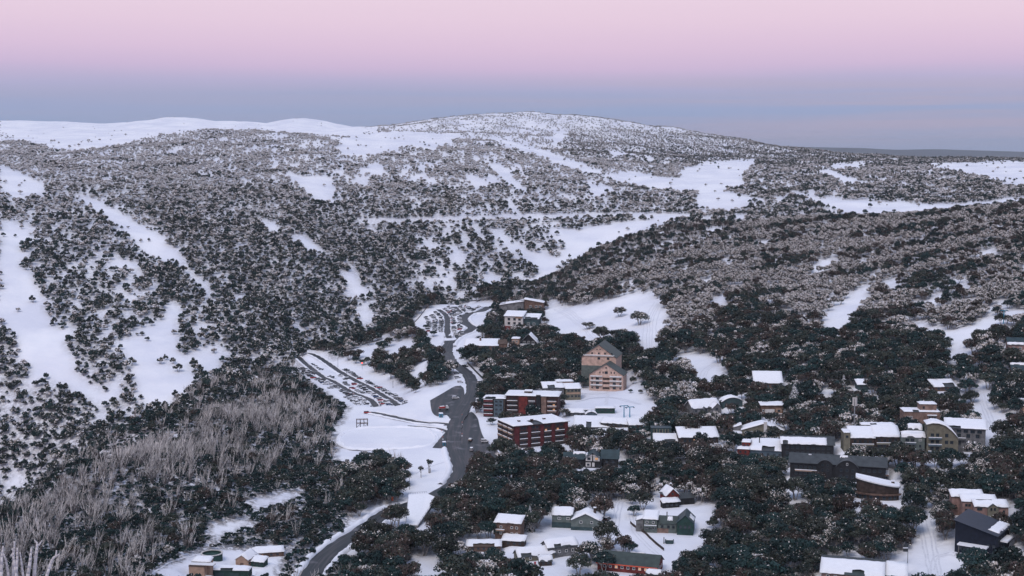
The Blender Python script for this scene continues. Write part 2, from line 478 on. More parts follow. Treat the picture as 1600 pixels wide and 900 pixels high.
def ribbon(name, line, half, material, label=None, thick=0.7, kerb=0.0):
    t = np.gradient(line[:, :2], axis=0); t /= np.linalg.norm(t, axis=1)[:, None] + 1e-9
    nrm = np.stack([t[:, 1], -t[:, 0]], 1)
    hw = half if isinstance(half, np.ndarray) else np.full(len(line), half)
    hw = hw + waves(line[:, 0], line[:, 1], 14, 0.35, 5, 8)
    n = len(line); cols = [-1, -0.5, 0, 0.5, 1]
    V, Fc, UV = [], [], []
    s = np.concatenate([[0], np.cumsum(np.linalg.norm(np.diff(line[:, :2], axis=0), axis=1))])
    for i in range(n):
        for c in cols:
            V.append((line[i, 0] + nrm[i, 0] * hw[i] * c, line[i, 1] + nrm[i, 1] * hw[i] * c, line[i, 2] + 0.06 * (1 - c * c)))
            UV.append((c * hw[i], s[i]))
        for c in (-1, 1):
            V.append((line[i, 0] + nrm[i, 0] * hw[i] * c * 1.02, line[i, 1] + nrm[i, 1] * hw[i] * c * 1.02, line[i, 2] - thick)); UV.append((c * hw[i], s[i]))
    for i in range(n - 1):
        a, b = i * 7, (i + 1) * 7
        for c in range(4): Fc.append((a + c, a + c + 1, b + c + 1, b + c))
        Fc.append((a + 5, a, b, b + 5)); Fc.append((a + 4, a + 6, b + 6, b + 4))
    o = mesh_obj(name, V, Fc, material)
    uvl = o.data.uv_layers.new(name='UVMap')
    vi = np.empty(len(o.data.loops), int); o.data.loops.foreach_get('vertex_index', vi)
    uvl.data.foreach_set('uv', np.array(UV)[vi].ravel())
    tag(o, label, kind='structure')
    return o
def snow_bank(line, off, w, h, seed, i0=0, i1=None):
    """ploughed windrow along a road edge"""
    line = line[i0:i1]
    t = np.gradient(line[:, :2], axis=0); t /= np.linalg.norm(t, axis=1)[:, None] + 1e-9
    nrm = np.stack([t[:, 1], -t[:, 0]], 1)
    r = np.random.default_rng(seed)
    sc = 1 + waves(line[:, 0], line[:, 1], 9, 0.35, 5, seed) 
    V, Fc = [], []
    prof = [(-0.55, -0.5), (-0.42, 0.35), (-0.12, 0.95), (0.15, 1.0), (0.5, 0.45), (0.75, -0.5)]
    for i in range(len(line)):
        g = np.sign(off)
        for a, b in prof:
            d = off + g * a * w * (0.8 + 0.3 * sc[i]); 
            V.append((line[i, 0] + nrm[i, 0] * d + r.normal() * 0.08, line[i, 1] + nrm[i, 1] * d + r.normal() * 0.08, line[i, 2] + b * h * max(0.3, sc[i]) + r.normal() * 0.07))
    k = len(prof)
    for i in range(len(line) - 1):
        for c in range(k - 1):
            q = (i * k + c, i * k + c + 1, (i + 1) * k + c + 1, (i + 1) * k + c)
            Fc.append(q if off < 0 else q[::-1])
    o = mesh_obj('snow_bank', V, Fc, M_SNOW, smooth=True)
    tag(o, kind='structure'); return o

ROAD_PX = [(765,480),(750,486),(735,490),(724,497),(728,505),(738,511),(732,517),(717,523),(705,531),(700,540),(699,552),(706,563),(720,575),(732,587),(738,600),(736,618),(724,638),(712,662),(709,688),(714,712),(720,735),(706,756),(672,776),(640,790),(606,802),(570,824),(536,846),(505,872),(480,905)]
ROADS = [
 ('road', ROAD_PX, 4.2),
 ('car_park_lane', [(457,554),(469,562),(499,584),(523,598),(550,613),(577,625),(588,633)], 2.0),
 ('car_park_lane', [(459,553),(472,551),(487,552),(508,565),(532,581),(556,595),(580,607),(604,622),(622,631)], 2.2),
 ('car_park_lane', [(685,483),(698,495),(699,516),(702,530)], 2.4),
 ('car_park_lane', [(710,479),(718,487),(724,494)], 2.4),
 ('side_road', [(712,664),(690,660),(660,659),(630,655),(600,649),(580,645),(572,646)], 2.6),
 ('snowy_lane', [(707,676),(685,669),(660,667),(636,667)], 1.6),
]
ROAD_BUILT = []
for nm, pix, half in ROADS:
    ln = path_from_pixels(pix)
    carve(ln, half + 1.2, 9.0 if half > 4 else 5.0)
    ROAD_LINES.append((ln, half)); ROAD_BUILT.append((nm, ln, half))

def plane_pad(pix, blend=6.0, lift=0.0, flat=0.6):
    """level the ground inside an outline given by its corners; returns the corner points"""
    P = np.array([tuple(ground_at(*p)) for p in pix])
    A = np.c_[P[:, :2], np.ones(len(P))]
    cf, *_ = np.linalg.lstsq(A, P[:, 2], rcond=None)
    mz = P[:, 2].mean() 
    cf = cf * flat; cf[2] = mz - cf[0] * P[:, 0].mean() - cf[1] * P[:, 1].mean()
    x0, y0 = P[:, :2].min(0) - blend; x1, y1 = P[:, :2].max(0) + blend
    sel = np.argwhere((GX > x0) & (GX < x1) & (GY > y0) & (GY < y1))
    q = np.stack([GX[sel[:, 0], sel[:, 1]], GY[sel[:, 0], sel[:, 1]]], 1)
    d = poly_dist(q, P[:, :2])
    w = np.clip(1 - d / blend, 0, 1); w = w * w * (3 - 2 * w)
    zt = q @ cf[:2] + cf[2] + lift
    GZ[sel[:, 0], sel[:, 1]] = GZ[sel[:, 0], sel[:, 1]] * (1 - w) + zt * w
    P[:, 2] = P[:, :2] @ cf[:2] + cf[2] + lift
    return P
def in_poly(x, y, poly):
    c = np.zeros(np.shape(x), bool); n = len(poly); j = n - 1
    for i in range(n):
        xi, yi, xj, yj = poly[i][0], poly[i][1], poly[j][0], poly[j][1]
        if yi != yj: c ^= ((yi > y) != (yj > y)) & (x < (xj - xi) * (y - yi) / (yj - yi) + xi)
        j = i
    return c
def poly_dist(q, poly):
    d = np.full(len(q), 1e9); n = len(poly)
    for i in range(n):
        a, b = np.array(poly[i][:2]), np.array(poly[(i + 1) % n][:2])
        ab = b - a; t = np.clip(((q - a) @ ab) / (ab @ ab + 1e-9), 0, 1)
        d = np.minimum(d, np.linalg.norm(q - (a + t[:, None] * ab), axis=1))
    d[in_poly(q[:, 0], q[:, 1], poly)] = 0
    return d

# ------------------------------------------------------------------ foliage prototypes
M_BARK = mat('snow_gum_bark', (0.20, 0.18, 0.165), rough=0.85, color2=(0.38, 0.36, 0.35), scale=1.5)
M_DEAD = mat('bleached_dead_wood', (0.25, 0.23, 0.22), rough=0.85, color2=(0.76, 0.72, 0.70), scale=0.7, objvar=0.4)
M_DEADDARK = mat('dark_dead_wood', (0.10, 0.09, 0.09), rough=0.9, color2=(0.2, 0.18, 0.18), scale=0.7, objvar=0.2)
M_LEAF = mat('eucalypt_leaf_dark', (0.007, 0.022, 0.023), rough=0.6, color2=(0.021, 0.047, 0.045), scale=0.5, objvar=0.45, spec=0.2)
M_LEAF2 = mat('eucalypt_leaf_olive', (0.022, 0.032, 0.027), rough=0.6, color2=(0.058, 0.063, 0.048), scale=0.5, objvar=0.35, spec=0.2)
M_LEAF3 = mat('eucalypt_leaf_brown', (0.034, 0.027, 0.025), rough=0.65, color2=(0.090, 0.062, 0.053), scale=0.5, objvar=0.35, spec=0.2)
M_RIME = mat('rime_on_leaves', (0.46, 0.415, 0.385), rough=0.8, color2=(0.68, 0.625, 0.59), scale=0.4, objvar=0.2)
M_FSNOW = mat('snow_on_leaves', (0.74, 0.73, 0.76), rough=0.7, color2=(0.82, 0.81, 0.84), scale=0.5)
TREE_MATS = [M_BARK, M_LEAF, M_LEAF2, M_LEAF3, M_RIME, M_FSNOW, M_DEAD, M_DEADDARK]

def leaf_quad(mb, c, n, s, r, mi):
    n = n.normalized(); a = n.orthogonal().normalized(); b = n.cross(a)
    t = r.uniform(0, 6.283); ca, sa = math.cos(t), math.sin(t)
    p, q = a * ca + b * sa, b * ca - a * sa
    k = r.uniform(0.45, 0.8)
    mb.add([c - p * s, c - q * s * k + n * s * 0.12, c + p * s, c + q * s * k - n * s * 0.12], [(0, 1, 2, 3)], mi)

def gum(seed, R, H, lumps, per, leaf, frost, snow, brown, trunk=True, spread=1.0, zb=0.42, olive=0.33):
    """a snow gum: forked tapered stems, crown of separate leaf clumps. returns (trunk, crown) MB"""
    r = random.Random(seed)
    tr, cr = MB(), MB()
    pts = []
    for i in range(lumps):
        a = i * 2.399 + r.uniform(-0.4, 0.4)
        q = math.sqrt((i + 0.5) / lumps) * 0.80 * R * spread * r.uniform(0.8, 1.15)
        zz = H * (zb + (0.84 - zb) * math.sqrt(max(0.0, 1 - (q / (R * spread)) ** 2)) * r.uniform(0.45, 1.08))
        pts.append((Vector((q * math.cos(a), q * math.sin(a), zz)), R * r.uniform(0.26, 0.42)))
    if trunk:
        ns = r.choice([2, 3, 3, 4])
        forks = []
        for k in range(ns):
            a = k * 6.283 / ns + r.uniform(-0.5, 0.5)
            b0 = Vector((0.22 * math.cos(a), 0.22 * math.sin(a), -0.6))
            f = Vector((R * 0.28 * math.cos(a), R * 0.28 * math.sin(a), H * r.uniform(0.26, 0.38)))
            m_ = b0.lerp(f, 0.5) + Vector((r.uniform(-.2, .2), r.uniform(-.2, .2), 0))
            w = 0.028 * H
            tr.tube(b0, m_, w, w * 0.8, 5, 0); tr.tube(m_, f, w * 0.8, w * 0.6, 5, 0)
            forks.append(f)
        for p, rr in pts:
            f = min(forks, key=lambda q: (q - p).length)
            mid = f.lerp(p, 0.55) + Vector((0, 0, -0.06 * H))
            tr.tube(f, mid, 0.014 * H, 0.009 * H, 4, 0); tr.tube(mid, p, 0.009 * H, 0.003 * H, 4, 0)
    for p, rr in pts:
        lk = r.random(); lf = r.choice([0.25, 0.5, 0.9, 1.5, 2.0])
        for _ in range(per):
            d = Vector((r.gauss(0, 1), r.gauss(0, 1), r.gauss(0.25, 0.9)))
            if d.length < 1e-3: continue
            d.normalize()
            q = p + Vector((d.x * rr, d.y * rr, d.z * rr * 0.72)) * (r.uniform(0.55, 1.08))
            n = (d + Vector((r.gauss(0, .32), r.gauss(0, .32), r.gauss(0.1, .32))))
            up = d.z
            x = r.random()
            if up > -0.1 and x < snow * lf * (0.5 + up): mi = 5
            elif up > -0.5 and r.random() < frost * (lf if frost < 0.6 else 1.0) * (0.65 + 0.5 * up): mi = 4
            else:
                y = r.random() * 0.6 + lk * 0.4
                mi = 3 if y < brown else (2 if y < brown + olive else 1)
            leaf_quad(cr, q, n, leaf * r.uniform(0.6, 1.25), r, mi)
    return tr, cr

def bare(seed, H, stems=7, frost=0.8):
    """fire-killed gum: a fan of bleached upright limbs. returns (trunk, twigs) MB"""
    r = random.Random(seed)
    tr, tw = MB(), MB()
    for k in range(stems):
        a = k * 6.283 / stems + r.uniform(-.4, .4)
        lean = r.uniform(0.05, 0.5)
        h = H * r.uniform(0.45, 1.0)
        b0 = Vector((0.25 * math.cos(a), 0.25 * math.sin(a), -0.5))
        p1 = Vector((math.cos(a) * lean * h * .45, math.sin(a) * lean * h * .45, h * 0.42))
        p2 = Vector((math.cos(a) * lean * h * .8 + r.uniform(-.6, .6), math.sin(a) * lean * h * .8 + r.uniform(-.6, .6), h * 0.78))
        p3 = p2 + Vector((math.cos(a) * lean * .15 * h + r.uniform(-.5, .5), math.sin(a) * lean * .15 * h + r.uniform(-.5, .5), h * 0.22))
        tr.tube(b0, p1, 0.14, 0.12, 4, 7)
        tr.tube(p1, p2, 0.12, 0.09, 4, 6 if r.random() < 0.6 else 7)
        tw.tube(p2, p3, 0.09, 0.03, 3, 6)
        for _ in range(7):
            t = r.uniform(0.15, 1)
            s = p1.lerp(p2, t)
            e = s + Vector((r.gauss(0, .30), r.gauss(0, .30), r.uniform(0.55, 1.0))) * (h * r.uniform(0.12, 0.26))
            tw.tube(s, e, 0.055, 0.02, 3, 6)
            if r.random() < 0.6:
                s2 = s.lerp(e, 0.5)
                tw.tube(s2, s2 + Vector((r.gauss(0, .4), r.gauss(0, .4), r.uniform(.4, 1))) * (h * 0.10), 0.035, 0.015, 3, 6)
    return tr, tw

def proto(parts, name):
    """several MBs merged into one prototype mesh (for the uncountable woods)"""
    mb = MB()
    for p in parts:
        k = len(mb.v); mb.v += p.v; mb.f += [tuple(k + i for i in f) for f in p.f]; mb.m += p.m
    me = bpy.data.meshes.new(name)
    me.from_pydata(mb.v, [], mb.f)
    for m in TREE_MATS: me.materials.append(m)
    me.polygons.foreach_set('material_index', mb.m)
    return bpy.data.objects.new(name, me)

PROTO = bpy.data.collections.new('wood_library')      # never linked: only a source for the woods
PKIND = {}
_pc = [0]
def add_proto(kind, parts):
    o = proto(parts, 'p%03d' % _pc[0]); PROTO.objects.link(o)
    PKIND.setdefault(kind, []).append(_pc[0]); _pc[0] += 1
for s in range(4): add_proto('far', gum(100 + s, 3.0, 5.4, 10, 34, 0.60, 0.06, 0.02, 0.04, zb=0.24, olive=(0.12, 0.5, 0.2, 0.7)[s]))
for s in range(4): add_proto('far_rime', gum(120 + s, 2.8, 4.8, 10, 34, 0.56, 0.80, 0.50, 0.12, zb=0.24))
for s in range(4): add_proto('far_mid', gum(140 + s, 3.0, 5.4, 10, 34, 0.60, 0.36, 0.07, 0.10, zb=0.24))
for s in range(6): add_proto('mid', gum(160 + s, 5.0, 9.6, 19, 66, 0.48, 0.035, 0.0, (0.02, 0.1)[s % 2], zb=0.36, olive=(0.1, 0.62)[s % 2]))
for s in range(3): add_proto('mid_brown', gum(180 + s, 5.0, 9.6, 19, 66, 0.48, 0.04, 0.0, 0.62, zb=0.30, olive=0.25))
for s in range(4): add_proto('mid_rime', gum(200 + s, 4.8, 8.8, 19, 62, 0.48, 0.56, 0.12, 0.25, zb=0.30))
for s in range(4): add_proto('bush', gum(220 + s, 2.0, 2.8, 6, 36, 0.42, 0.02, 0.005, 0.08, trunk=False, olive=0.12))
for s in range(5): add_proto('bare', bare(240 + s, 11.0))
for s in range(3): add_proto('tuft', gum(260 + s, 1.6, 1.6, 5, 26, 0.40, 0.8, 0.3, 0.05, trunk=False))

def scatter_group():
    ng = bpy.data.node_groups.new('wood_scatter', 'GeometryNodeTree')
    ng.interface.new_socket('Geometry', in_out='INPUT', socket_type='NodeSocketGeometry')
    ng.interface.new_socket('Geometry', in_out='OUTPUT', socket_type='NodeSocketGeometry')
    N, L = ng.nodes.new, ng.links.new
    gi, go = N('NodeGroupInput'), N('NodeGroupOutput')
    ci = N('GeometryNodeCollectionInfo'); ci.inputs['Collection'].default_value = PROTO
    ci.inputs['Separate Children'].default_value = True; ci.inputs['Reset Children'].default_value = True
    iop = N('GeometryNodeInstanceOnPoints'); iop.inputs['Pick Instance'].default_value = True
    def attr(nm, t):
        n = N('GeometryNodeInputNamedAttribute'); n.data_type = t; n.inputs['Name'].default_value = nm
        return n.outputs['Attribute']
    L(gi.outputs[0], iop.inputs['Points']); L(ci.outputs[0], iop.inputs['Instance'])
    L(attr('variant', 'INT'), iop.inputs['Instance Index'])
    L(attr('scl', 'FLOAT_VECTOR'), iop.inputs['Scale'])
    e2r = N('FunctionNodeEulerToRotation'); L(attr('rot', 'FLOAT_VECTOR'), e2r.inputs[0]); L(e2r.outputs[0], iop.inputs['Rotation'])
    L(iop.outputs[0], go.inputs[0])
    return ng
SCATTER = scatter_group()
def wood(name, P, var, scl, rot, label, cat):
    me = bpy.data.meshes.new(name)
    me.vertices.add(len(P)); me.vertices.foreach_set('co', np.asarray(P, np.float32).ravel())
    a = me.attributes.new('variant', 'INT', 'POINT'); a.data.foreach_set('value', np.asarray(var, np.int32))
    a = me.attributes.new('scl', 'FLOAT_VECTOR', 'POINT'); a.data.foreach_set('vector', np.asarray(scl, np.float32).ravel())
    a = me.attributes.new('rot', 'FLOAT_VECTOR', 'POINT'); a.data.foreach_set('vector', np.asarray(rot, np.float32).ravel())
    for m in TREE_MATS: me.materials.append(m)
    o = link(bpy.data.objects.new(name, me))
    md = o.modifiers.new('scatter', 'NODES'); md.node_group = SCATTER
    tag(o, label, cat, kind='stuff')
    return o

# ------------------------------------------------------------------ where the trees stand
CLEAR_FAR = [
 [(0,255),(14,262),(69,288),(74,301),(34,308),(14,301),(0,303)],
 [(0,345),(20,346),(48,356),(55,374),(30,380),(36,400),(20,412),(41,422),(65,460),(75,490),(100,535),(120,580),(165,615),(170,650),(145,628),(115,615),(95,592),(50,578),(25,525),(0,480)],
 [(124,303),(144,310),(179,327),(220,351),(254,375),(282,396),(294,418),(323,444),(338,480),(310,444),(275,407),(241,400),(224,389),(193,358),(151,327),(127,313)],
 [(193,399),(206,406),(226,434),(217,434)],
 [(440,256),(461,275),(492,275),(520,276),(522,318),(492,310),(468,290)],
 [(402,338),(416,342),(447,355),(433,361),(413,354)],
 [(457,369),(481,373),(511,396),(481,388),(461,381)],
 [(0,188),(412,184),(392,201),(330,199),(240,211),(172,228),(103,235),(52,223),(0,204)],
 [(400,186),(560,186),(570,212),(520,212),(470,206),(412,201)],
 [(185,535),(215,525),(250,500),(270,468),(282,490),(282,550),(302,585),(297,607),(260,630),(225,632),(215,600),(200,560)],
 [(310,545),(345,538),(347,567),(320,584)],
 [(0,743),(45,743),(30,762),(0,762)],
 [(530,219),(582,207),(650,206),(725,211),(695,222),(678,233),(643,226),(616,233),(582,241),(530,242)],
 [(561,268),(578,254),(595,256),(608,274),(582,271)], [(544,282),(578,276),(576,289),(550,285)],
 [(726,273),(743,276),(766,292),(743,292)], [(760,254),(778,256),(798,273),(821,296),(808,295),(790,278)],
 [(785,307),(798,311),(818,338),(801,334)],
 [(767,214),(826,229),(860,237),(891,249),(938,269),(915,269),(874,255),(840,240),(791,228)],
 [(940,274),(994,269),(1029,276),(1072,281),(1072,296),(1012,293),(977,284)], [(919,288),(960,293),(943,306),(922,302)],
 [(560,343),(690,341),(805,337),(977,333),(1080,336),(1080,339),(977,336),(805,340.5),(690,344.5),(560,347)],
 [(872,363),(943,352),(1012,342),(1056,342),(977,368),(926,389),(891,409),(876,408),(884,387)],
 [(767,355),(791,369),(826,393),(874,404),(858,432),(846,424),(822,400),(781,376)],
 [(702,406),(709,382),(732,402),(716,413)], [(530,420),(564,434),(577,462),(544,462)], [(540,410),(556,420),(560,440)],
 [(647,369),(668,376),(694,389),(670,388)], [(853,216),(888,202),(881,216),(867,223)], [(944,233),(979,239),(960,242)],
 [(743,434),(787,431),(778,444)], [(556,480),(580,470),(585,500),(565,505)],
 [(1062,267),(1105,252),(1182,249),(1160,271),(1163,289),(1139,289),(1129,299),(1176,308),(1170,321),(1129,327),(1088,321),(1094,302),(1060,289)],
 [(1235,297),(1280,310),(1352,313),(1456,319),(1507,319),(1600,309),(1640,304),(1640,318),(1600,321),(1524,334),(1456,332),(1387,332),(1345,346),(1318,349),(1318,327),(1280,318)],
 [(1449,256),(1640,250),(1640,292),(1600,288),(1542,276),(1487,265)], [(1280,259),(1337,281),(1332,290),(1287,268)],
 [(1143,336),(1167,334),(1163,353)], [(1300,256),(1350,254),(1352,259),(1300,261)],
]
CLEAR_NEAR = [
 [(600,545),(640,530),(652,545),(610,562)], [(640,578),(665,560),(674,582),(650,604)], [(560,556),(590,548),(585,566)],
 [(512,553),(540,561),(580,580),(620,596),(650,615),(652,632),(600,602),(560,580),(520,560)], [(640,500),(668,490),(690,520),(692,560),(676,545),(655,520)],
 [(545,545),(570,540),(600,530),(620,520),(600,536),(570,552)],
 # ski run and its side patches
 [(850,482),(868,472),(885,480),(920,476),(960,468),(1000,456),(1030,466),(1045,490),(1030,522),(1025,548),(1005,553),(990,524),(975,514),(950,520),(925,534),(880,524),(856,506)],
 [(1062,552),(1100,556),(1132,572),(1137,592),(1090,600),(1082,578)],
 [(1263,416),(1294,405),(1313,400),(1273,424)],
 [(1284,492),(1320,470),(1345,446),(1362,448),(1360,464),(1335,492),(1312,518),(1282,518)],
 [(1380,440),(1400,445),(1404,460),(1385,452)], [(1490,448),(1515,440),(1518,455)], [(1110,468),(1132,462),(1130,480)],
 [(1400,500),(1430,505),(1470,515),(1500,515),(1545,495),(1570,495),(1560,508),(1510,530),(1480,525),(1440,512)],
 [(1470,545),(1500,535),(1520,560),(1490,555)],
 # snow lane up the right hill
 [(1515,555),(1532,552),(1535,600),(1546,640),(1575,655),(1560,680),(1540,670),(1522,640),(1530,600)],
 [(1290,607),(1305,606),(1302,650),(1288,655)],
 # hotel forecourt and village square
 [(860,612),(905,606),(985,606),(1005,620),(1028,628),(1022,645),(1000,655),(950,655),(900,668),(862,668),(870,645),(885,625)],
 # oval and slope below it
 [(516,668),(540,648),(640,662),(690,660),(700,690),(706,720),(702,745),(680,765),(650,760),(640,735),(615,720),(590,706),(545,726),(520,722)],
 [(440,552),(490,546),(520,556),(575,585),(650,628),(640,650),(560,650),(545,640),(500,610),(455,572)],
 [(650,492),(690,472),(760,470),(775,478),(760,500),(752,528),(715,548),(688,545),(668,520)],
 [(655,610),(690,600),(715,585),(722,610),(700,640),(660,660),(648,645)],
 [(848,490),(856,470),(880,476),(860,510)],
 # houses and lanes in the foreground
 [(945,800),(965,775),(985,790),(985,830),(1010,845),(1060,855),(1095,860),(1060,880),(1020,860),(985,850),(950,840)],
 [(815,845),(860,812),(900,842),(950,835),(940,850),(860,865)],
 [(860,885),(890,870),(930,890),(930,910),(860,910)],
 [(1430,835),(1440,808),(1458,808),(1475,850),(1500,870),(1520,905),(1390,905),(1420,860)],
 [(1395,735),(1400,760),(1390,780),(1360,790),(1380,740)],
 [(650,880),(690,865),(700,905),(660,905)],
 [(1010,790),(1040,788),(1110,785),(1120,800),(1100,830),(1060,845),(1030,850),(1000,830)],
 [(220,905),(290,866),(330,860),(440,850),(440,905)],
 [(620,770),(690,765),(700,740),(660,735)],
 [(400,775),(480,762),(470,778),(400,800),(380,790)],
 [(320,820),(400,805),(380,830),(330,850)],
]
DV_PX = [-300, 0, 100, 200, 330, 430, 520, 600, 680, 760, 850, 920, 1000, 1100, 1200, 1300, 1400, 1500, 1600, 1900]
DV = [900, 900, 950, 980, 1040, 1140, 1240, 1300, 1430, 1460, 1480, 1520, 1540, 1545, 1525, 1495, 1460, 1425, 1385, 1300]

def mask_polys(px, py, polys):
    m = np.zeros(px.shape, bool)
    for p in polys:
        xs = [q[0] for q in p]; ys = [q[1] for q in p]
        s = (px > min(xs)) & (px < max(xs)) & (py > min(ys)) & (py < max(ys)) & ~m
        if s.any():
            k = np.where(s)[0]; m[k] = in_poly(px[k], py[k], p)
    return m
def jitter_points(d0, d1, u0, u1, s, seed):
    r = np.random.default_rng(seed)
    ys = np.arange(d0, d1, s); out = []
    for y in ys:
        xs = np.arange(u0 * y, u1 * y, s)
        out.append(np.stack([xs + r.uniform(-.45, .45, len(xs)) * s, y + r.uniform(-.45, .45, len(xs)) * s], 1))
    q = np.concatenate(out)
    return q[(q[:, 1] > d0)]
def visible_ground():
    v = GZ / GY
    m = np.maximum.accumulate(v, axis=0)
    return v >= m - 1e-9, m
def horizon_before(x, y):
    """steepest sight line blocked by ground nearer than (x, y)"""
    u = x / y; j = np.clip(np.rint((u - U[0]) / (U[1] - U[0])).astype(int), 0, len(U) - 1)
    i = np.clip(np.searchsorted(DD, y * 0.992) - 1, 0, len(DD) - 1)
    return HM[i, j]
VISRECT = []
BLOCKED = []     # (cx, cy, cos, sin, half w, half d) of buildings: no tree inside
def near_road(x, y, extra):
    m = np.zeros(len(x), bool)
    for ln, half in ROAD_LINES:
        s = (x > ln[:, 0].min() - 12) & (x < ln[:, 0].max() + 12) & (y > ln[:, 1].min() - 12) & (y < ln[:, 1].max() + 12)
        k = np.where(s)[0]
        if len(k):
            q = np.stack([x[k], y[k]], 1)
            L_ = ln[::2, :2]
            d = np.sqrt(((q[:, None, :] - L_[None]) ** 2).sum(-1).min(1))
            m[k[d < half + extra]] = True
    return m
def in_building(x, y, extra):
    m = np.zeros(len(x), bool)
    for cx, cy_, c, s, hw, hd in BLOCKED:
        dx, dy = x - cx, y - cy_
        a, b = dx * c + dy * s, -dx * s + dy * c
        m |= (np.abs(a) < hw + extra) & (np.abs(b) < hd + extra)
    return m

# ------------------------------------------------------------------ building kit (sizes in photograph pixels at the building's own distance, turned into metres)
M_GLASS = mat('window_glass', (0.025, 0.035, 0.045), rough=0.12, spec=0.6, var=0.3, scale=0.3)
M_LIT = mat('lit_window', (0.5, 0.3, 0.15), rough=0.4, emit=(1.0, 0.5, 0.28), estr=0.45)
M_FRAME_W = mat('white_frame', (0.70, 0.69, 0.68), rough=0.6, var=0.08, scale=1)
M_FRAME_D = mat('dark_frame', (0.04, 0.045, 0.05), rough=0.5, var=0.2, scale=1)
def wallmat(n, c, v=0.16): return mat(n, tuple(x * 0.8 for x in c), rough=0.85, var=v * 1.6, scale=0.55, bump=0.15, bscale=3.0)
W = {
 'pink': wallmat('pink_render', (0.68, 0.48, 0.40)), 'red': wallmat('red_panel', (0.115, 0.024, 0.027), 0.25), 'maroon': wallmat('maroon_brick', (0.075, 0.036, 0.036), 0.3),
 'brown': wallmat('brown_timber', (0.15, 0.095, 0.075), 0.3), 'olive': wallmat('olive_render', (0.20, 0.185, 0.14)), 'teal': wallmat('teal_cladding', (0.05, 0.085, 0.092)),
 'black': wallmat('black_timber', (0.022, 0.023, 0.027), 0.3), 'green': wallmat('green_weatherboard', (0.15, 0.18, 0.17)), 'white': wallmat('white_render', (0.68, 0.65, 0.63), 0.08),
 'brick': wallmat('brown_brick', (0.25, 0.165, 0.135), 0.25), 'navy': wallmat('navy_steel', (0.010, 0.015, 0.030), 0.25), 'tan': wallmat('tan_board', (0.42, 0.28, 0.205), 0.15),
 'grey': wallmat('grey_stone', (0.17, 0.17, 0.175), 0.3), 'forest': wallmat('forest_green_steel', (0.028, 0.068, 0.060), 0.2), 'rose': wallmat('rose_brick', (0.32, 0.205, 0.18), 0.2), 'slate': wallmat('slate_blue', (0.10, 0.14, 0.17), 0.2),
 'redwall': wallmat('barn_red_timber', (0.17, 0.032, 0.028), 0.25), 'darkbrown': wallmat('dark_brown_timber', (0.06, 0.042, 0.036), 0.3),
}
R = {
 'dark': mat('dark_grey_roofing', (0.055, 0.062, 0.066), rough=0.55, var=0.25, scale=0.4), 'green': mat('dark_green_roofing', (0.048, 0.064, 0.060), rough=0.55, var=0.25, scale=0.4),
 'teal': mat('blue_green_roofing', (0.028, 0.050, 0.058), rough=0.5, var=0.25, scale=0.4), 'brown': mat('brown_roofing', (0.10, 0.07, 0.055), rough=0.7, var=0.25, scale=0.4),
 'navy': mat('navy_roofing', (0.014, 0.02, 0.035), rough=0.45, var=0.25, scale=0.4),
}
WIN_CACHE = {}
def win_mesh(w, h, fm, lit):
    key = (round(w, 2), round(h, 2), fm.name, lit)
    if key in WIN_CACHE: return WIN_CACHE[key]
    f = MB(); t = min(0.13, w * 0.12)
    a, b = w / 2, h / 2
    f.box(-a, a, -0.12, 0.02, b - t, b); f.box(-a, a, -0.16, 0.02, -b, -b + t)
    f.box(-a, -a + t, -0.118, 0.02, -b + t, b - t); f.box(a - t, a, -0.118, 0.02, -b + t, b - t)
    if w > 1.3: f.box(-t / 2.5, t / 2.5, -0.10, 0.02, -b + t, b - t)
    me = bpy.data.meshes.new('window'); me.from_pydata(f.v, [], f.f); me.materials.append(fm)
    p = MB(); p.box(-a + t * .5, a - t * .5, -0.05, 0.01, -b + t * .5, b - t * .5)
    pm = bpy.data.meshes.new('pane'); pm.from_pydata(p.v, [], p.f); pm.materials.append(M_LIT if lit else M_GLASS)
    WIN_CACHE[key] = (me, pm); return WIN_CACHE[key]
LANDMARKS = []
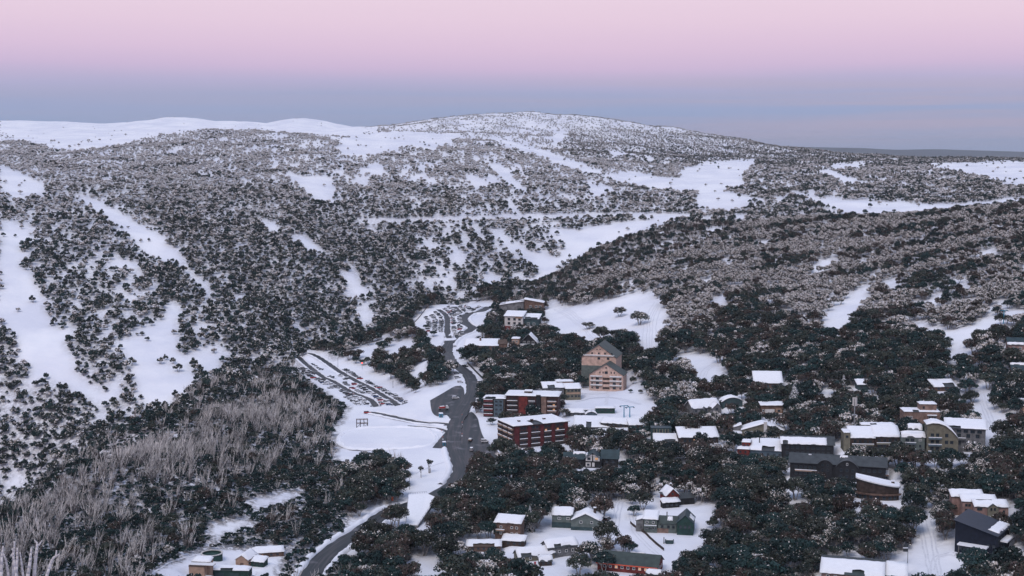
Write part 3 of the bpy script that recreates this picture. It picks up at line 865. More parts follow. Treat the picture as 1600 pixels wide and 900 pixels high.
class Bld:
    def __init__(s, name, label, cat, px, py, rot=0, clear=14, group=None, short=None):
        s.g = ground_at(px, py); s.k = mpp(s.g.y); s.rot = math.radians(rot); s.clear = clear * 0.5
        s.root = empty(name, s.g, s.rot); tag(s.root, label, cat, group)
        s.x0 = s.y0 = 1e9; s.x1 = s.y1 = -1e9
        s.rng = random.Random(int(px * 7 + py)); s.short = short; s.px, s.py = px, py
        s.hmax = 1.0
    def _ext(s, x0, x1, y0, y1):
        s.x0 = min(s.x0, x0); s.x1 = max(s.x1, x1); s.y0 = min(s.y0, y0); s.y1 = max(s.y1, y1)
    def vol(s, x0, x1, y0, y1, h, wall, roof='flat', rise=0.0, over=1.6, rm='dark', snow=0.5, th=0.9, z0=None, prof=None, part=(0, 1, 0, 1), name='wall', label=None):
        k = s.k
        x0, x1, y0, y1, h, rise, over, th = x0 * k, x1 * k, y0 * k, y1 * k, h * k, rise * k, over * k, max(0.25, th * k)
        base = -5.0 if z0 is None else z0 * k; s.hmax = max(s.hmax, h + rise)
        s._ext(x0, x1, y0, y1)
        across = 'y' if roof in ('gx', 'mf', 'mb', 'flat', 'cx') else 'x'
        a0, a1, b0, b1 = (y0, y1, x0, x1) if across == 'y' else (x0, x1, y0, y1)
        am = (a0 + a1) / 2
        if prof: pr = [(a * k, z * k) for a, z in prof]
        elif roof in ('gx', 'gy'): pr = [(a0, h), (am, h + rise), (a1, h)]
        elif roof in ('mf', 'ml'): pr = [(a0, h + rise), (a1, h)]
        elif roof in ('mb', 'mr'): pr = [(a0, h), (a1, h + rise)]
        elif roof in ('cx', 'cy'): pr = [(a0 + (a1 - a0) * i / 10, h + rise * math.sin(math.pi * i / 10) ** 0.8) for i in range(11)]
        else: pr = [(a0, h), (a1, h + 0.02)]
        P3 = (lambda a, b, z: (b, a, z)) if across == 'y' else (lambda a, b, z: (a, b, z))
        # walls follow the roof line so gable ends are closed
        poly = [(a0, base)] + pr + [(a1, base)]
        poly = [(a, z - (0.04 if i not in (0, len(poly) - 1) else 0)) for i, (a, z) in enumerate(poly)]
        n = len(poly); vs = [P3(a, b0, z) for a, z in poly] + [P3(a, b1, z) for a, z in poly]
        fs = [tuple(range(n)), tuple(reversed(range(n, 2 * n)))] + [(i, n + i, n + (i + 1) % n, (i + 1) % n) for i in range(n)]
        wo = mesh_obj(name, vs, fs, W[wall] if isinstance(wall, str) else wall, s.root)
        bm_fix(wo)
        if label: wo['label'] = label
        # roof slab with overhang
        d0 = (pr[0][0] - pr[1][0], pr[0][1] - pr[1][1]); l0 = math.hypot(*d0)
        d1 = (pr[-1][0] - pr[-2][0], pr[-1][1] - pr[-2][1]); l1 = math.hypot(*d1)
        e = [(pr[0][0] + d0[0] / l0 * over, pr[0][1] + d0[1] / l0 * over)] + pr[1:-1] + [(pr[-1][0] + d1[0] / l1 * over, pr[-1][1] + d1[1] / l1 * over)]
        top = [(a, z + th * 0.6) for a, z in e]; bot = [(a, z) for a, z in e]
        ro = s._slab('roof', top, bot, b0 - over, b1 + over, P3, R[rm] if isinstance(rm, str) else rm, s.root)
        if snow:
            # snow blanket: soft edged, uneven, lying on the part of the roof that carries snow
            t0, t1, q0, q1 = part
            L_ = [0.0]
            for i in range(1, len(e)): L_.append(L_[-1] + math.hypot(e[i][0] - e[i - 1][0], e[i][1] - e[i - 1][1]))
            def at(t):
                d = t * L_[-1]
                for i in range(1, len(e)):
                    if d <= L_[i] + 1e-9:
                        f = (d - L_[i - 1]) / (L_[i] - L_[i - 1]); return (top[i - 1][0] + (top[i][0] - top[i - 1][0]) * f, top[i - 1][1] + (top[i][1] - top[i - 1][1]) * f)
                return top[-1]
            ts = sorted(set([t0 + (t1 - t0) * i / 8 for i in range(9)] + [l / L_[-1] for l in L_[1:-1] if t0 < l / L_[-1] < t1]))
            bb0, bb1 = b0 - over, b1 + over
            nb = max(6, min(24, int((bb1 - bb0) / 1.5)))
            vs, fs = [], []; m_ = len(ts)
            for j in range(nb + 1):
                fb = j / nb
                b = bb0 + (bb1 - bb0) * (q0 + (q1 - q0) * fb)
                for i, t in enumerate(ts):
                    a, z = at(t)
                    edge = min(1.0, min(i, m_ - 1 - i) / 1.0, min(j, nb - j) / 1.0)
                    hh = snow * (0.35 + 0.65 * edge) * s.rng.uniform(0.7, 1.3)
                    da = s.rng.uniform(-.12, .12) if 0 < i < m_ - 1 else (0.3 if i == 0 else -0.3) * (1 if a1 > a0 else -1) + s.rng.uniform(-.45, .4)
                    vs.append(P3(a + da, b + s.rng.uniform(-.1, .1), z + hh))
            off = len(vs)
            for j in range(nb + 1):
                b = bb0 + (bb1 - bb0) * (q0 + (q1 - q0) * j / nb)
                for i, t in enumerate(ts):
                    a, z = at(t); vs.append(P3(a, b, z - 0.05))
            idx = lambda j, i, o=0: o + j * m_ + i
            gap = set()
            if nb > 8 and s.rng.random() < 0.6:      # a slab has slid off near the eave
                for _ in range(s.rng.choice([1, 1, 2])):
                    j0 = s.rng.randrange(1, nb - 4); dep = s.rng.choice([1, 2, 2, 3]); side = s.rng.random() < 0.7
                    for j in range(j0, j0 + s.rng.randrange(2, 5)):
                        for i in range(dep): gap.add((j, i if side else m_ - 2 - i))
            for j in range(nb):
                for i in range(m_ - 1):
                    if (j, i) in gap: continue
                    fs.append((idx(j, i), idx(j, i + 1), idx(j + 1, i + 1), idx(j + 1, i)))
            for j in range(nb):
                if (j, 0) not in gap: fs.append((idx(j, 0), idx(j + 1, 0), idx(j + 1, 0, off), idx(j, 0, off)))
                if (j, m_ - 2) not in gap: fs.append((idx(j + 1, m_ - 1), idx(j, m_ - 1), idx(j, m_ - 1, off), idx(j + 1, m_ - 1, off)))
            for i in range(m_ - 1):
                fs.append((idx(0, i + 1), idx(0, i), idx(0, i, off), idx(0, i + 1, off))); fs.append((idx(nb, i), idx(nb, i + 1), idx(nb, i + 1, off), idx(nb, i, off)))
            so = mesh_obj('snow_cover', vs, fs, M_SNOWCAP, ro, smooth=True); bm_fix(so)
        return wo
    def _slab(s, name, top, bot, b0, b1, P3, m, parent):
        n = len(top); poly = bot + top[::-1]; N_ = len(poly)
        vs = [P3(a, b0, z) for a, z in poly] + [P3(a, b1, z) for a, z in poly]
        fs = [(i, N_ + i, N_ + (i + 1) % N_, (i + 1) % N_) for i in range(N_)]
        for i in range(n - 1):
            q = (i, i + 1, N_ - 2 - i, N_ - 1 - i)
            fs.append(q); fs.append(tuple(N_ + v for v in reversed(q)))
        o = mesh_obj(name, vs, fs, m, parent); bm_fix(o); return o
    def wins(s, face, off, aa, zz, w=3.6, h=3.6, fm=None, lit=0.0, skip=0.0):
        k = s.k; fm = fm or M_FRAME_D
        for z in zz:
            for a in aa:
                if s.rng.random() < skip: continue
                me, pm = win_mesh(w * k, h * k, fm, s.rng.random() < lit)
                o = bpy.data.objects.new('window', me); link(o, s.root)
                loc, rz = {'F': ((a, off, z), 0), 'B': ((a, off, z), math.pi), 'L': ((off, a, z), -math.pi / 2), 'R': ((off, a, z), math.pi / 2)}[face]
                o.location = [v * k for v in loc]; o.rotation_euler = (0, 0, rz)
                link(bpy.data.objects.new('pane', pm), o)
    def balc(s, face, off, a0, a1, z, depth=3.0, rail=None, snow=True, rh=2.6):
        k = s.k; d = depth * k; L_ = (a1 - a0) * k
        mb = MB(); mb.box(0, L_, -d, 0.02, -0.25, 0)
        o = mb.build('balcony', R['dark'], s.root)
        loc, rz = {'F': ((a0, off, z), 0), 'L': ((off, a1, z), -math.pi / 2), 'R': ((off, a0, z), math.pi / 2)}[face]
        o.location = [v * k for v in loc]; o.rotation_euler = (0, 0, rz)
        r = MB(); t = 0.08; hh = rh * k
        r.box(0, L_, -d, -d + t, 0.003, hh); r.box(0.0, t, -d + t, 0, 0.003, hh); r.box(L_ - t, L_, -d + t, 0, 0.003, hh)
        r.build('railing', rail or W['white'], o)
        if snow:
            q = MB(); q.box(-0.1, L_ + 0.1, -d - 0.12, -d + t + 0.12, hh + 0.003, hh + 0.28); q.box(0.05 + t, L_ - t - 0.05, -d + t + 0.15, -0.1, 0.005, 0.45)
            q.build('snow', M_SNOWCAP, o)
    def box(s, name, x0, x1, y0, y1, z0, z1, m, snow=0.0, label=None):
        k = s.k; mb = MB(); mb.box(x0 * k, x1 * k, y0 * k, y1 * k, z0 * k, z1 * k)
        o = mb.build(name, W[m] if isinstance(m, str) else m, s.root)
        if snow:
            q = MB(); q.box(x0 * k - 0.08, x1 * k + 0.08, y0 * k - 0.08, y1 * k + 0.08, z1 * k + 0.003, z1 * k + snow); q.build('snow', M_SNOWCAP, o)
        if label: o['label'] = label
        return o
    def done(s):
        c, sn = math.cos(s.rot), math.sin(s.rot)
        def w(x, y): return (s.g.x + x * c - y * sn, s.g.y + x * sn + y * c)
        corners = [w(s.x0, s.y0), w(s.x1, s.y0), w(s.x1, s.y1), w(s.x0, s.y1)]
        q0 = np.array(corners); blend = 5.0
        sel = np.argwhere((GX > q0[:, 0].min() - blend) & (GX < q0[:, 0].max() + blend) & (GY > q0[:, 1].min() - blend) & (GY < q0[:, 1].max() + blend))
        q = np.stack([GX[sel[:, 0], sel[:, 1]], GY[sel[:, 0], sel[:, 1]]], 1)
        d = poly_dist(q, q0); ww = np.clip(1 - d / blend, 0, 1); ww = ww * ww * (3 - 2 * ww)
        GZ[sel[:, 0], sel[:, 1]] = GZ[sel[:, 0], sel[:, 1]] * (1 - ww) + (s.g.z - 0.05) * ww
        mx, my = (s.x0 + s.x1) / 2, (s.y0 + s.y1) / 2
        cx, cy_ = w(mx, my)
        BLOCKED.append((cx, cy_, c, sn, (s.x1 - s.x0) / 2, (s.y1 - s.y0) / 2))
        if s.clear:     # open ground on the side that faces the camera
            xs = q0[:, 0]; BLOCKED.append((xs.mean(), q0[:, 1].min() - s.clear / 2 + 1, 1, 0, (xs.max() - xs.min()) / 2 - 1.0, s.clear / 2))
        LANDMARKS.append((s.short, cx, cy_, s.px, s.py))
        pxs, pys = project(q0[:, 0], q0[:, 1], np.full(4, s.g.z)); yf = q0[:, 1].min()
        kk = F / yf; VISRECT.append((pxs.min(), pxs.max(), pys.max() - s.hmax * kk, pys.max() - 0.42 * s.hmax * kk, q0[:, 1].mean()))
        return s
def bm_fix(o):
    import bmesh
    bm = bmesh.new(); bm.from_mesh(o.data); bmesh.ops.recalc_face_normals(bm, faces=bm.faces); bm.to_mesh(o.data); bm.free()
def rangef(a, b, n): return [a + (b - a) * (i + 0.5) / n for i in range(n)]

# ------------------------------------------------------------------ the village, building by building
def village():
    # twin-gabled hotel
    b = Bld('hotel', 'pink twin-gabled hotel with dark green roofs and balcony rows, below the ski run', 'hotel', 947, 611, -14, 40, short='the pink twin-gabled hotel')
    b.vol(-27, 27, 0, 34, 26, 'pink', 'gy', 17, 1.8, 'green', 0)
    b.vol(-47, 9, 38, 92, 48, 'pink', 'gy', 20, 1.8, 'green', 0)
    b.wins('F', 0, [-14, 13], [5, 12, 19.5], 5, 3.6, fm=M_FRAME_D); b.wins('F', 0, [-22.5, 22.5], [5, 12, 19.5], 2.4, 2.6)
    b.wins('F', 0, [-10, -5, 8, 13], [29.5], 1.6, 3.2); b.wins('F', 0, [0], [29.5], 5, 4); b.wins('F', 0, [0], [37], 3, 2)
    b.wins('F', 38, [-30, -19, -9, 2], [54], 2.6, 2.8); b.wins('F', 38, [-19, -4], [46], 4, 3.6); b.wins('F', 38, [-22, -17], [60.5], 1.8, 1.6)
    for z in (8.5, 15.5, 22.5): b.balc('F', 0, -25, -6, z, 2.4, W['white'], True, 1.5); b.balc('F', 0, 6, 25, z, 2.4, W['white'], True, 1.5)
    for z in (3, 11, 18): b.box('recess_panel', -5.5, 5.5, -0.35, 0, z, z + 3.4, 'darkbrown')
    b.box('lower_storeys', -47.4, 9.3, 37.3, 38, -5, 34, 'green'); b.box('balcony_ledge', -44, 6, 36.5, 38, 49.5, 51, 'white', 0.3); b.wins('L', -47, [50, 64, 78], [40, 30], 3, 3)
    b.done()
    # red apartments
    b = Bld('apartment_block', 'long red and black apartment block with flat snowy roof, nearer of the two', 'apartments', 803, 701, 25, 30, short='the nearer red block')
    b.vol(0, 96, 0, 62, 36, 'maroon', 'flat', 0, 2.6, 'dark', 0.6)
    for x0, x1 in ((1, 9), (24, 29), (46, 52), (66, 72), (90, 96)): b.box('red_panel', x0, x1, -1.2, 0, -6, 35.6, 'red')
    for x0, x1 in ((10, 23), (30, 45), (53, 65), (73, 89)):
        for z in (3, 12, 21): b.balc('F', 0, x0, x1, z, 2.4, W['darkbrown'], True, 2.6)
        b.wins('F', 0, [x0 + (x1 - x0) * .3, x0 + (x1 - x0) * .72], [7.6, 16.4, 25.4, 31.5], 4.2, 3.8, lit=0.08)
    for y0, y1 in ((3, 17), (22, 37), (42, 58)):
        for z in (3, 12, 21, 29): b.balc('L', 0, y0, y1, z, 2.6, W['tan'], True, 2.4)
        b.wins('L', 0, rangef(y0, y1, 2), [7, 16, 25], 4, 3.8)
    for x in (17, 40, 62): b.box('roof_vent', x, x + 4, 20, 24, 36, 40.5, 'darkbrown', 0.2)
    b.box('brick_chimney', 97, 103, -3, 6, -8, 27, 'brick', 0.3)
    b.done()
    b = Bld('apartment_block', 'terraced red and brick apartment block with snowy balconies, behind the nearer red block', 'apartments', 832, 652, -8, 10, short='the rear red block')
    b.vol(-42, 40, 0, 44, 34, 'maroon', 'flat', 0, 2.4, 'dark', 0.6)
    b.vol(-78, -43, -5, 24, 29, 'darkbrown', 'flat', 0, 1.0, 'dark', 0.6)
    for z in (2, 9.5, 17, 24.5):
        b.balc('F', -5, -77, -63, z, 3.2, W['red'], True, 3.4); b.balc('F', 0, -40, -24, z, 4.0, W['darkbrown'], True, 2.0); b.balc('F', 0, -6, 4, z, 2.8, W['grey'], True, 2.0); b.balc('F', 0, 24, 38, z, 3.0, W['brick'], True, 2.2)
    b.box('slate_panel', -61, -46, -6.2, -5, -4, 28, 'slate'); b.box('red_panel', -22, -8, -1.4, 0, -4, 33, 'redwall'); b.box('stair_tower', 6, 13, -3, 0, -4, 36.5, 'black', 0.3); b.box('brick_panel', 14, 22, -1.5, 0, -4, 33.5, 'brick')
    b.wins('F', 0, [-35, -29, -1, 28, 34], [5.5, 13, 20.5, 28], 3.8, 3.8, lit=0.06); b.wins('F', -6.2, [-57, -50], [5, 12, 19, 25], 4, 3); b.wins('F', -5, [-73, -67], [6.5, 14, 21.5], 3.4, 3.4, lit=.1)
    b.box('lift_housing', -15, -3, 14, 26, 34, 39, 'darkbrown', 0.4)
    b.done()
    # between apartments and hotel
    b = Bld('ski_lodge', 'olive flat-roofed lodge with yellow window band, left of the pink hotel', 'lodge', 893, 625, 8, 16, short='the olive lodge by the hotel')
    b.vol(-9, 15, 0, 18, 18, 'olive', 'mb', 5, 1.4); b.vol(-20, 6, 20, 36, 26, 'tan', 'flat', 0, 1.2); b.vol(-44, -11, 6, 24, 19, 'grey', 'mb', 6, 1.4)
    b.box('window_band', -8, 14, -0.5, 0, 9.5, 12, 'tan'); b.wins('F', 0, [-5, 1, 7, 12], [6, 15], 3.4, 3.0); b.wins('F', 6, [-38, -30, -22, -15], [13], 3.5, 3)
    b.done()
    b = Bld('kiosk', 'dark green rectangular kiosk with flat snowy roof on the square before the hotel', 'kiosk', 946, 646, -2, 16)
    b.vol(-16, 15, 0, 14, 8, 'forest', 'flat', 0, 0.8, 'green', 0.45); b.wins('F', 0, [-9, 0, 9], [4.5], 4, 2.6); b.box('annex', -34, -17, 2, 9, -4, 5, 'teal', 0.4); b.done()
    b = Bld('shelter', 'small round-roofed snowy hut below the green kiosk', 'hut', 924, 652, 0, 10)
    b.vol(-9, 9, 0, 12, 4.5, 'slate', 'cy', 4, 1.2, 'dark', 0.4); b.wins('F', 0, [-4, 4], [2.4], 3.4, 2.2); b.done()
    b = Bld('shop', 'low grey shop with lean-to snowy roof beside the small round hut', 'shop', 899, 650, 0, 8)
    b.vol(-15, 14, 0, 12, 5, 'grey', 'mb', 4, 1.2); b.wins('F', 0, [-9, -2, 5, 10], [2.6], 3.4, 2.4); b.done()
    b = Bld('lift_station', 'wide low building under one broad snowy roof, right of the nearer red block', 'lift station', 917, 671, -4, 12, short='the wide low snowy roof')
    b.vol(-20, 34, 0, 42, 4, 'darkbrown', 'mb', 9, 1.8, 'dark', 0.6); b.wins('F', 0, rangef(-16, 30, 6), [1.2], 5, 2.6); b.box('snow_hood', -2, 24, -14, -4, -6, -1, 'darkbrown', 0.6); b.done()
    b = Bld('shop', 'long shop with dark-edged snowy roof running down to the right', 'shop', 964, 668, -20, 10)
    b.vol(-27, 25, 0, 18, 6, 'darkbrown', 'mb', 5, 1.6, 'dark', 0.5); b.wins('F', 0, rangef(-24, 22, 6), [3], 4, 3); b.done()
    b = Bld('shop', 'small shop with square snowy roof at the right end of the square', 'shop', 994, 670, 6, 8)
    b.vol(-11, 11, 0, 18, 6, 'darkbrown', 'mb', 6, 1.2, 'dark', 0.5); b.wins('F', 0, [-6, 0, 6], [3], 3.4, 3); b.done()
    # teal and dark lodges below the square
    b = Bld('ski_lodge', 'teal box lodge with tall striped windows and a snowy lean-to in front', 'lodge', 1037, 697, -4, 14, short='the teal box lodge')
    b.vol(-20, 12, 8, 26, 27, 'teal', 'flat', 0, 0.6, 'teal', 0); b.vol(-16, 26, -12, 7, 9, 'darkbrown', 'mb', 9, 1.4)
    for x in (-16, -11.5, -7, -2.5, 2, 6.5): b.box('window_mullion', x, x + 1.4, 7.4, 8, 10, 26, 'olive')
    b.wins('F', 8, [-13, -4.2, 4.8], [20], 2.6, 9); b.wins('F', -12, [-8, 4, 16], [4.5], 5, 4); b.done()
    b = Bld('ski_lodge', 'dark timber lodge under one wide sloping snowy roof, right of the teal lodge', 'lodge', 1094, 694, 3, 16, short='the dark wide-roofed lodge')
    b.vol(-33, 29, 0, 30, 11, 'darkbrown', 'mb', 10, 2, 'dark', 0.6); b.wins('F', 0, rangef(-28, 26, 7), [6], 4.4, 5, lit=0.1); b.box('veranda_post', -8, -6.5, -3, -2, -8, 11, 'brown'); b.box('veranda_post', 8, 9.5, -3, -2, -8, 11, 'brown'); b.done()
    b = Bld('ski_lodge', 'black and white half-timbered lodge with blue-green roofs among the gums', 'lodge', 926, 731, -6, 24, short='the half-timbered lodge')
    b.vol(-13, 13, 0, 30, 15, 'black', 'gy', 9, 2, 'teal', 0.45, part=(0, 0.2, 0.4, 1)); b.vol(-46, -14, 6, 26, 13, 'black', 'gx', 8, 2, 'teal', 0.45, part=(0.35, 0.75, 0.45, 1.0)); b.vol(14, 40, 10, 36, 14, 'black', 'gx', 11, 2, 'teal', 0)
    for x0, x1, z0, z1 in ((-11, -1, 11, 18.5), (1, 11, 11, 18.5), (-11, -3, 2, 8.5), (-1, 3, 2, 8.5)): b.box('white_panel', x0, x1, -0.5, 0, z0, z1, 'white')
    b.box('white_panel', -6, -0.6, -0.5, 0, 19, 21.5, 'white'); b.box('white_panel', 0.6, 5, -0.5, 0, 19, 21.5, 'white')
    b.wins('F', -0.5, [-6], [14.8], 5, 4.2, lit=0); b.wins('F', -0.5, [6], [14.8], 5, 4.2, lit=1); b.wins('F', -0.5, [-7], [5.2], 4, 3.4); b.wins('F', 6, [-38, -30, -22], [7], 4, 4); b.wins('F', 10, [22, 32], [8], 4, 4); b.done()
    # foreground houses
    b = Bld('chalet', 'three-storey brown timber chalet with steep snowy roof beside the white conifer', 'chalet', 796, 848, -14, 16, short='the brown three-storey chalet')
    b.vol(-24, 18, 0, 26, 32, 'brown', 'mb', 6, 1.8, 'brown', 0.6); b.vol(-8, 28, -16, -1, 8, 'darkbrown', 'mb', 5, 1.6, 'dark', 0.6)
    b.wins('F', 0, [-14, 4, 12], [15, 25], 4, 4, M_FRAME_W); b.wins('L', -24, [7, 18], [8, 17, 26], 4, 4)
    for z in (12, 21): b.balc('L', -24, 3, 22, z, 3.4, W['darkbrown'], True, 2.4)
    b.balc('F', 0, -22, -8, 19, 3, W['tan'], True, 2.2); b.wins('F', -16, [2, 12, 21], [4], 4, 3.4); b.done()
    b = Bld('shed', 'long low shed with a plain snowy roof left of the brown chalet', 'shed', 756, 862, 0, 12)
    b.vol(-27, 27, 0, 20, 9, 'brown', 'mb', 4, 1.8, 'brown', 0.6); b.wins('F', 0, rangef(-22, 22, 5), [5], 4, 3); b.done()
    b = Bld('ski_lodge', 'green-grey gabled lodge with white windows and two snowy roofs, left of the snow lane', 'lodge', 906, 828, -9, 34, short='the green-grey gabled lodge')
    b.vol(-46, -14, 8, 36, 21, 'green', 'gx', 8, 1.8, 'dark', 0.65); b.vol(-14, 33, -2, 34, 16, 'green', 'gy', 11, 2, 'dark', 0.65, part=(0, 1, 0, 1))
    b.wins('F', 8, [-34, -20], [15.5], 5.5, 4, M_FRAME_W); b.wins('F', -2, [2, 19], [13.5], 4.4, 4.2, M_FRAME_W); b.wins('F', -2, [22], [3], 3, 5, M_FRAME_W)
    b.box('teal_plinth', -46.3, -14.3, 7.6, 8, -6, 9, 'teal'); b.box('teal_plinth', -14.3, 33.3, -2.4, -2, -6, 5.5, 'teal'); b.box('chimney', 20, 24, 18, 22, 16, 32, 'darkbrown', 0.3); b.wins('R', 33, [8, 22], [9], 4, 4, M_FRAME_W); b.done()
    b = Bld('ski_lodge', 'grey-green house with broad snowy roof, its gable turned to the brown chalet', 'house', 876, 870, 22, 16)
    b.vol(-22, 30, 0, 26, 17, 'grey', 'gx', 8, 2, 'dark', 0.65); b.wins('F', 0, [-14, -2, 10, 21], [9], 4.4, 4.4, M_FRAME_W); b.wins('L', -22, [8, 18], [8], 4, 4, M_FRAME_W); b.done()
    b = Bld('cottage', 'low cottage with bright snowy gable roof in front of the grey-green house', 'cottage', 836, 876, 20, 14)
    b.vol(-28, 34, 0, 22, 9, 'olive', 'gx', 9, 2, 'dark', 0.65); b.wins('F', 0, [-20, -8, 6, 20], [5], 4.4, 4, M_FRAME_W); b.wins('L', -28, [11], [8], 4, 3.4); b.done()
    b = Bld('hut', 'tiny square hut with rounded snow cap below the low cottage', 'hut', 853, 884, 10, 14)
    b.vol(-10, 10, 0, 14, 8, 'darkbrown', 'cx', 5, 1.6, 'dark', 0.6); b.wins('F', 0, [-4, 4], [4], 3.4, 3.4); b.done()
    b = Bld('ski_lodge', 'long lodge with dark green roof and bright red gable trim at the bottom edge', 'lodge', 992, 896, -18, 10, short='the red-trimmed long lodge')
    b.vol(-62, 36, 0, 44, 14, 'redwall', 'gx', 13, 2.6, 'green', 0.4, part=(0.5, 0.62, 0.5, 0.75)); b.wins('F', 0, rangef(-55, 32, 9), [8], 4.6, 4.6, M_FRAME_W, lit=0.2); b.wins('R', 36, [12, 22, 32], [8], 4, 4.6, M_FRAME_W)
    mtrim = mat('red_trim', (0.62, 0.10, 0.05), rough=0.6, var=0.1)
    b.box('corner_post', 35.6, 37, -1.4, 0, -5, 13.2, mtrim); b.box('fascia', -64, 37, -3.4, -2.8, 11.6, 13.2, mtrim); b.vol(22, 46, -16, -3, 7, 'darkbrown', 'cx', 3, 1.2, 'dark', 0.6); b.done()
    b = Bld('ski_lodge', 'dark green lodge with stepped roofs and a brick corner, beside the small red-gabled cabin', 'lodge', 1042, 834, -10, 30, short='the dark green stepped lodge')
    b.vol(-37, -16, 2, 30, 22, 'green', 'mb', 6, 2, 'dark', 0.65); b.vol(-15, 15, 5, 28, 16, 'green', 'gx', 9, 2, 'green', 0.5, part=(0.2, 0.42, 0.5, 0.75)); b.vol(16, 42, -3, 40, 20, 'forest', 'gy', 12, 2, 'teal', 0.5, part=(0.72, 1.0, 0.3, 0.75))
    b.vol(-50, -38, 6, 24, 18, 'grey', 'mr', 4, 1.4, 'dark', 0.6)
    b.wins('F', 2, [-32, -22], [8, 17], 4, 4, M_FRAME_W); b.wins('F', 5, [-8, 2, 10], [10], 4, 4.4); b.wins('F', -3, [22, 29, 36], [13], 4, 5); b.balc('F', 2, -36, -17, 10, 3.6, W['green'], True, 2.4); b.box('brick_base', -18, 2, 3.8, 5, -5, 7, 'brick'); b.box('flue', -2, -0.6, 18, 19.4, 20, 31, 'darkbrown'); b.done()
    b = Bld('cabin', 'little cabin with a red gable and snowy porch roof at the wood edge', 'cabin', 1052, 792, 16, 16, short='the small red-gabled cabin')
    b.vol(-9, 13, 8, 34, 17, 'redwall', 'gy', 10, 2.2, 'dark', 0.6); b.vol(-19, 9, -4, 7, 9, 'black', 'mb', 3, 1.8, 'dark', 0.6); b.vol(14, 40, 8, 26, 11, 'black', 'gx', 6, 1.2, 'dark', 0); b.wins('F', 8, [2], [19], 3.4, 3.4); b.wins('F', -4, [-12, -4, 4], [4], 4, 4); b.box('chimney', 2, 4.5, 18, 20.5, 24, 33, 'darkbrown', 0.3); b.done()
    # upper village, right
    b = Bld('ski_lodge', 'red and teal lodge under a big smooth snowy roof with a chimney pipe', 'lodge', 1192, 718, -14, 22, short='the red and teal lodge')
    b.vol(-20, 31, 0, 44, 15, 'slate', 'mb', 9, 2.2, 'dark', 0.8); b.vol(-40, -21, -6, 10, 16, 'redwall', 'flat', 0, 0.8, 'dark', 0.6); b.vol(-34, -21, 10, 30, 24, 'redwall', 'flat', 0, 0.8, 'dark', 0.6)
    b.wins('F', -6, [-35, -27], [6, 12], 3, 3.6); b.wins('F', 0, [-12, -2, 8, 18, 26], [8], 4, 5); b.box('flue', -8, -6.6, 20, 21.4, 15, 32, 'black'); b.wins('F', 10, [-30, -25], [20], 2.6, 2.6); b.done()
    b = Bld('ski_lodge', 'black lodge with wide dark-ridged snowy roof, right of the red and teal lodge', 'lodge', 1260, 716, -9, 16, short='the black dark-ridged lodge')
    b.vol(-39, 42, 0, 40, 23, 'black', 'gx', 9, 2.4, 'dark', 0.55, part=(0.0, 0.40, 0.0, 0.85)); b.wins('F', 0, rangef(-34, 38, 9), [8, 17], 4.4, 5); b.done()
    b = Bld('ski_lodge', 'long dark lodge with bare grey roof and two arched dormers', 'lodge', 1302, 750, -15, 26, short='the arched-dormer dark lodge')
    b.vol(-68, 80, 0, 44, 26, 'black', 'gx', 10, 3, 'dark', 0.4, part=(0.36, 0.46, 0.52, 0.60))
    b.vol(-24, -2, -3, 16, 26, 'black', 'cy', 6, 0.8, 'dark', 0); b.vol(4, 38, -6, 18, 23, 'black', 'cy', 11, 1.2, 'dark', 0)
    b.wins('F', 0, rangef(-62, -26, 5) + rangef(42, 76, 4), [8, 18], 4.6, 5); b.wins('F', -6, [12, 21, 30], [8, 18], 4, 5); b.wins('F', -6, [21], [28], 3, 4, M_FRAME_W); b.wins('F', -3, [-17, -9], [16, 24], 4, 4); b.wins('R', 80, [10, 22, 34], [18], 6, 6)
    b.balc('R', 80, 2, 42, 11, 5, W['brown'], True, 2.2); b.balc('F', 0, -60, -26, 12, 3, W['tan'], True, 2); b.box('roof_vent', -40, -36, 18, 22, 28, 34, 'black', 0.5); b.done()
    b = Bld('ski_lodge', 'dark round-fronted lodge with wedge-shaped snowy roof below the arched lodge', 'lodge', 1374, 780, -14, 20, short='the round-fronted wedge-roof lodge')
    k = b.k; pts = [(30 * k, 26 * k), (-36 * k, 26 * k), (-36 * k, 4 * k)] + [((-3 + 33 * math.cos(t)) * k, (4 - 12 * math.sin(t)) * k) for t in np.linspace(math.pi, 0, 12)[1:]]
    mb = MB(); zt = [(31 - 12 * (p[0] / k + 36) / 66) * k for p in pts]; mb.prism(pts, -5, zt); o = mb.build('wall', W['darkbrown'], b.root); bm_fix(o)
    mb = MB(); big = [(p[0] * 1.07, (p[1] / k - 8) * 1.12 * k + 8 * k) for p in pts]; mb.prism(big, [z + 0.05 for z in zt], [z + 0.4 for z in zt]); ro = mb.build('roof', R['dark'], b.root); bm_fix(ro)
    mb = MB(); big = [(p[0] * 1.04, (p[1] / k - 8) * 1.08 * k + 8 * k) for p in pts]; mb.prism(big, [z + 0.403 for z in zt], [z + 1.0 for z in zt]); o = mb.build('snow_cover', M_SNOWCAP, ro); bm_fix(o)
    mb = MB(); ring = [((-3 + 37 * math.cos(t)) * k, (4 - 15 * math.sin(t)) * k) for t in np.linspace(math.pi, 0, 14)]; inner = [((-3 + 33.3 * math.cos(t)) * k, (4 - 12.2 * math.sin(t)) * k) for t in np.linspace(0, math.pi, 14)]; mb.prism(ring + inner, 8 * k, 10.5 * k); o = mb.build('balcony', W['brown'], b.root); bm_fix(o)
    b._ext(-36 * k, 30 * k, -11 * k, 26 * k)
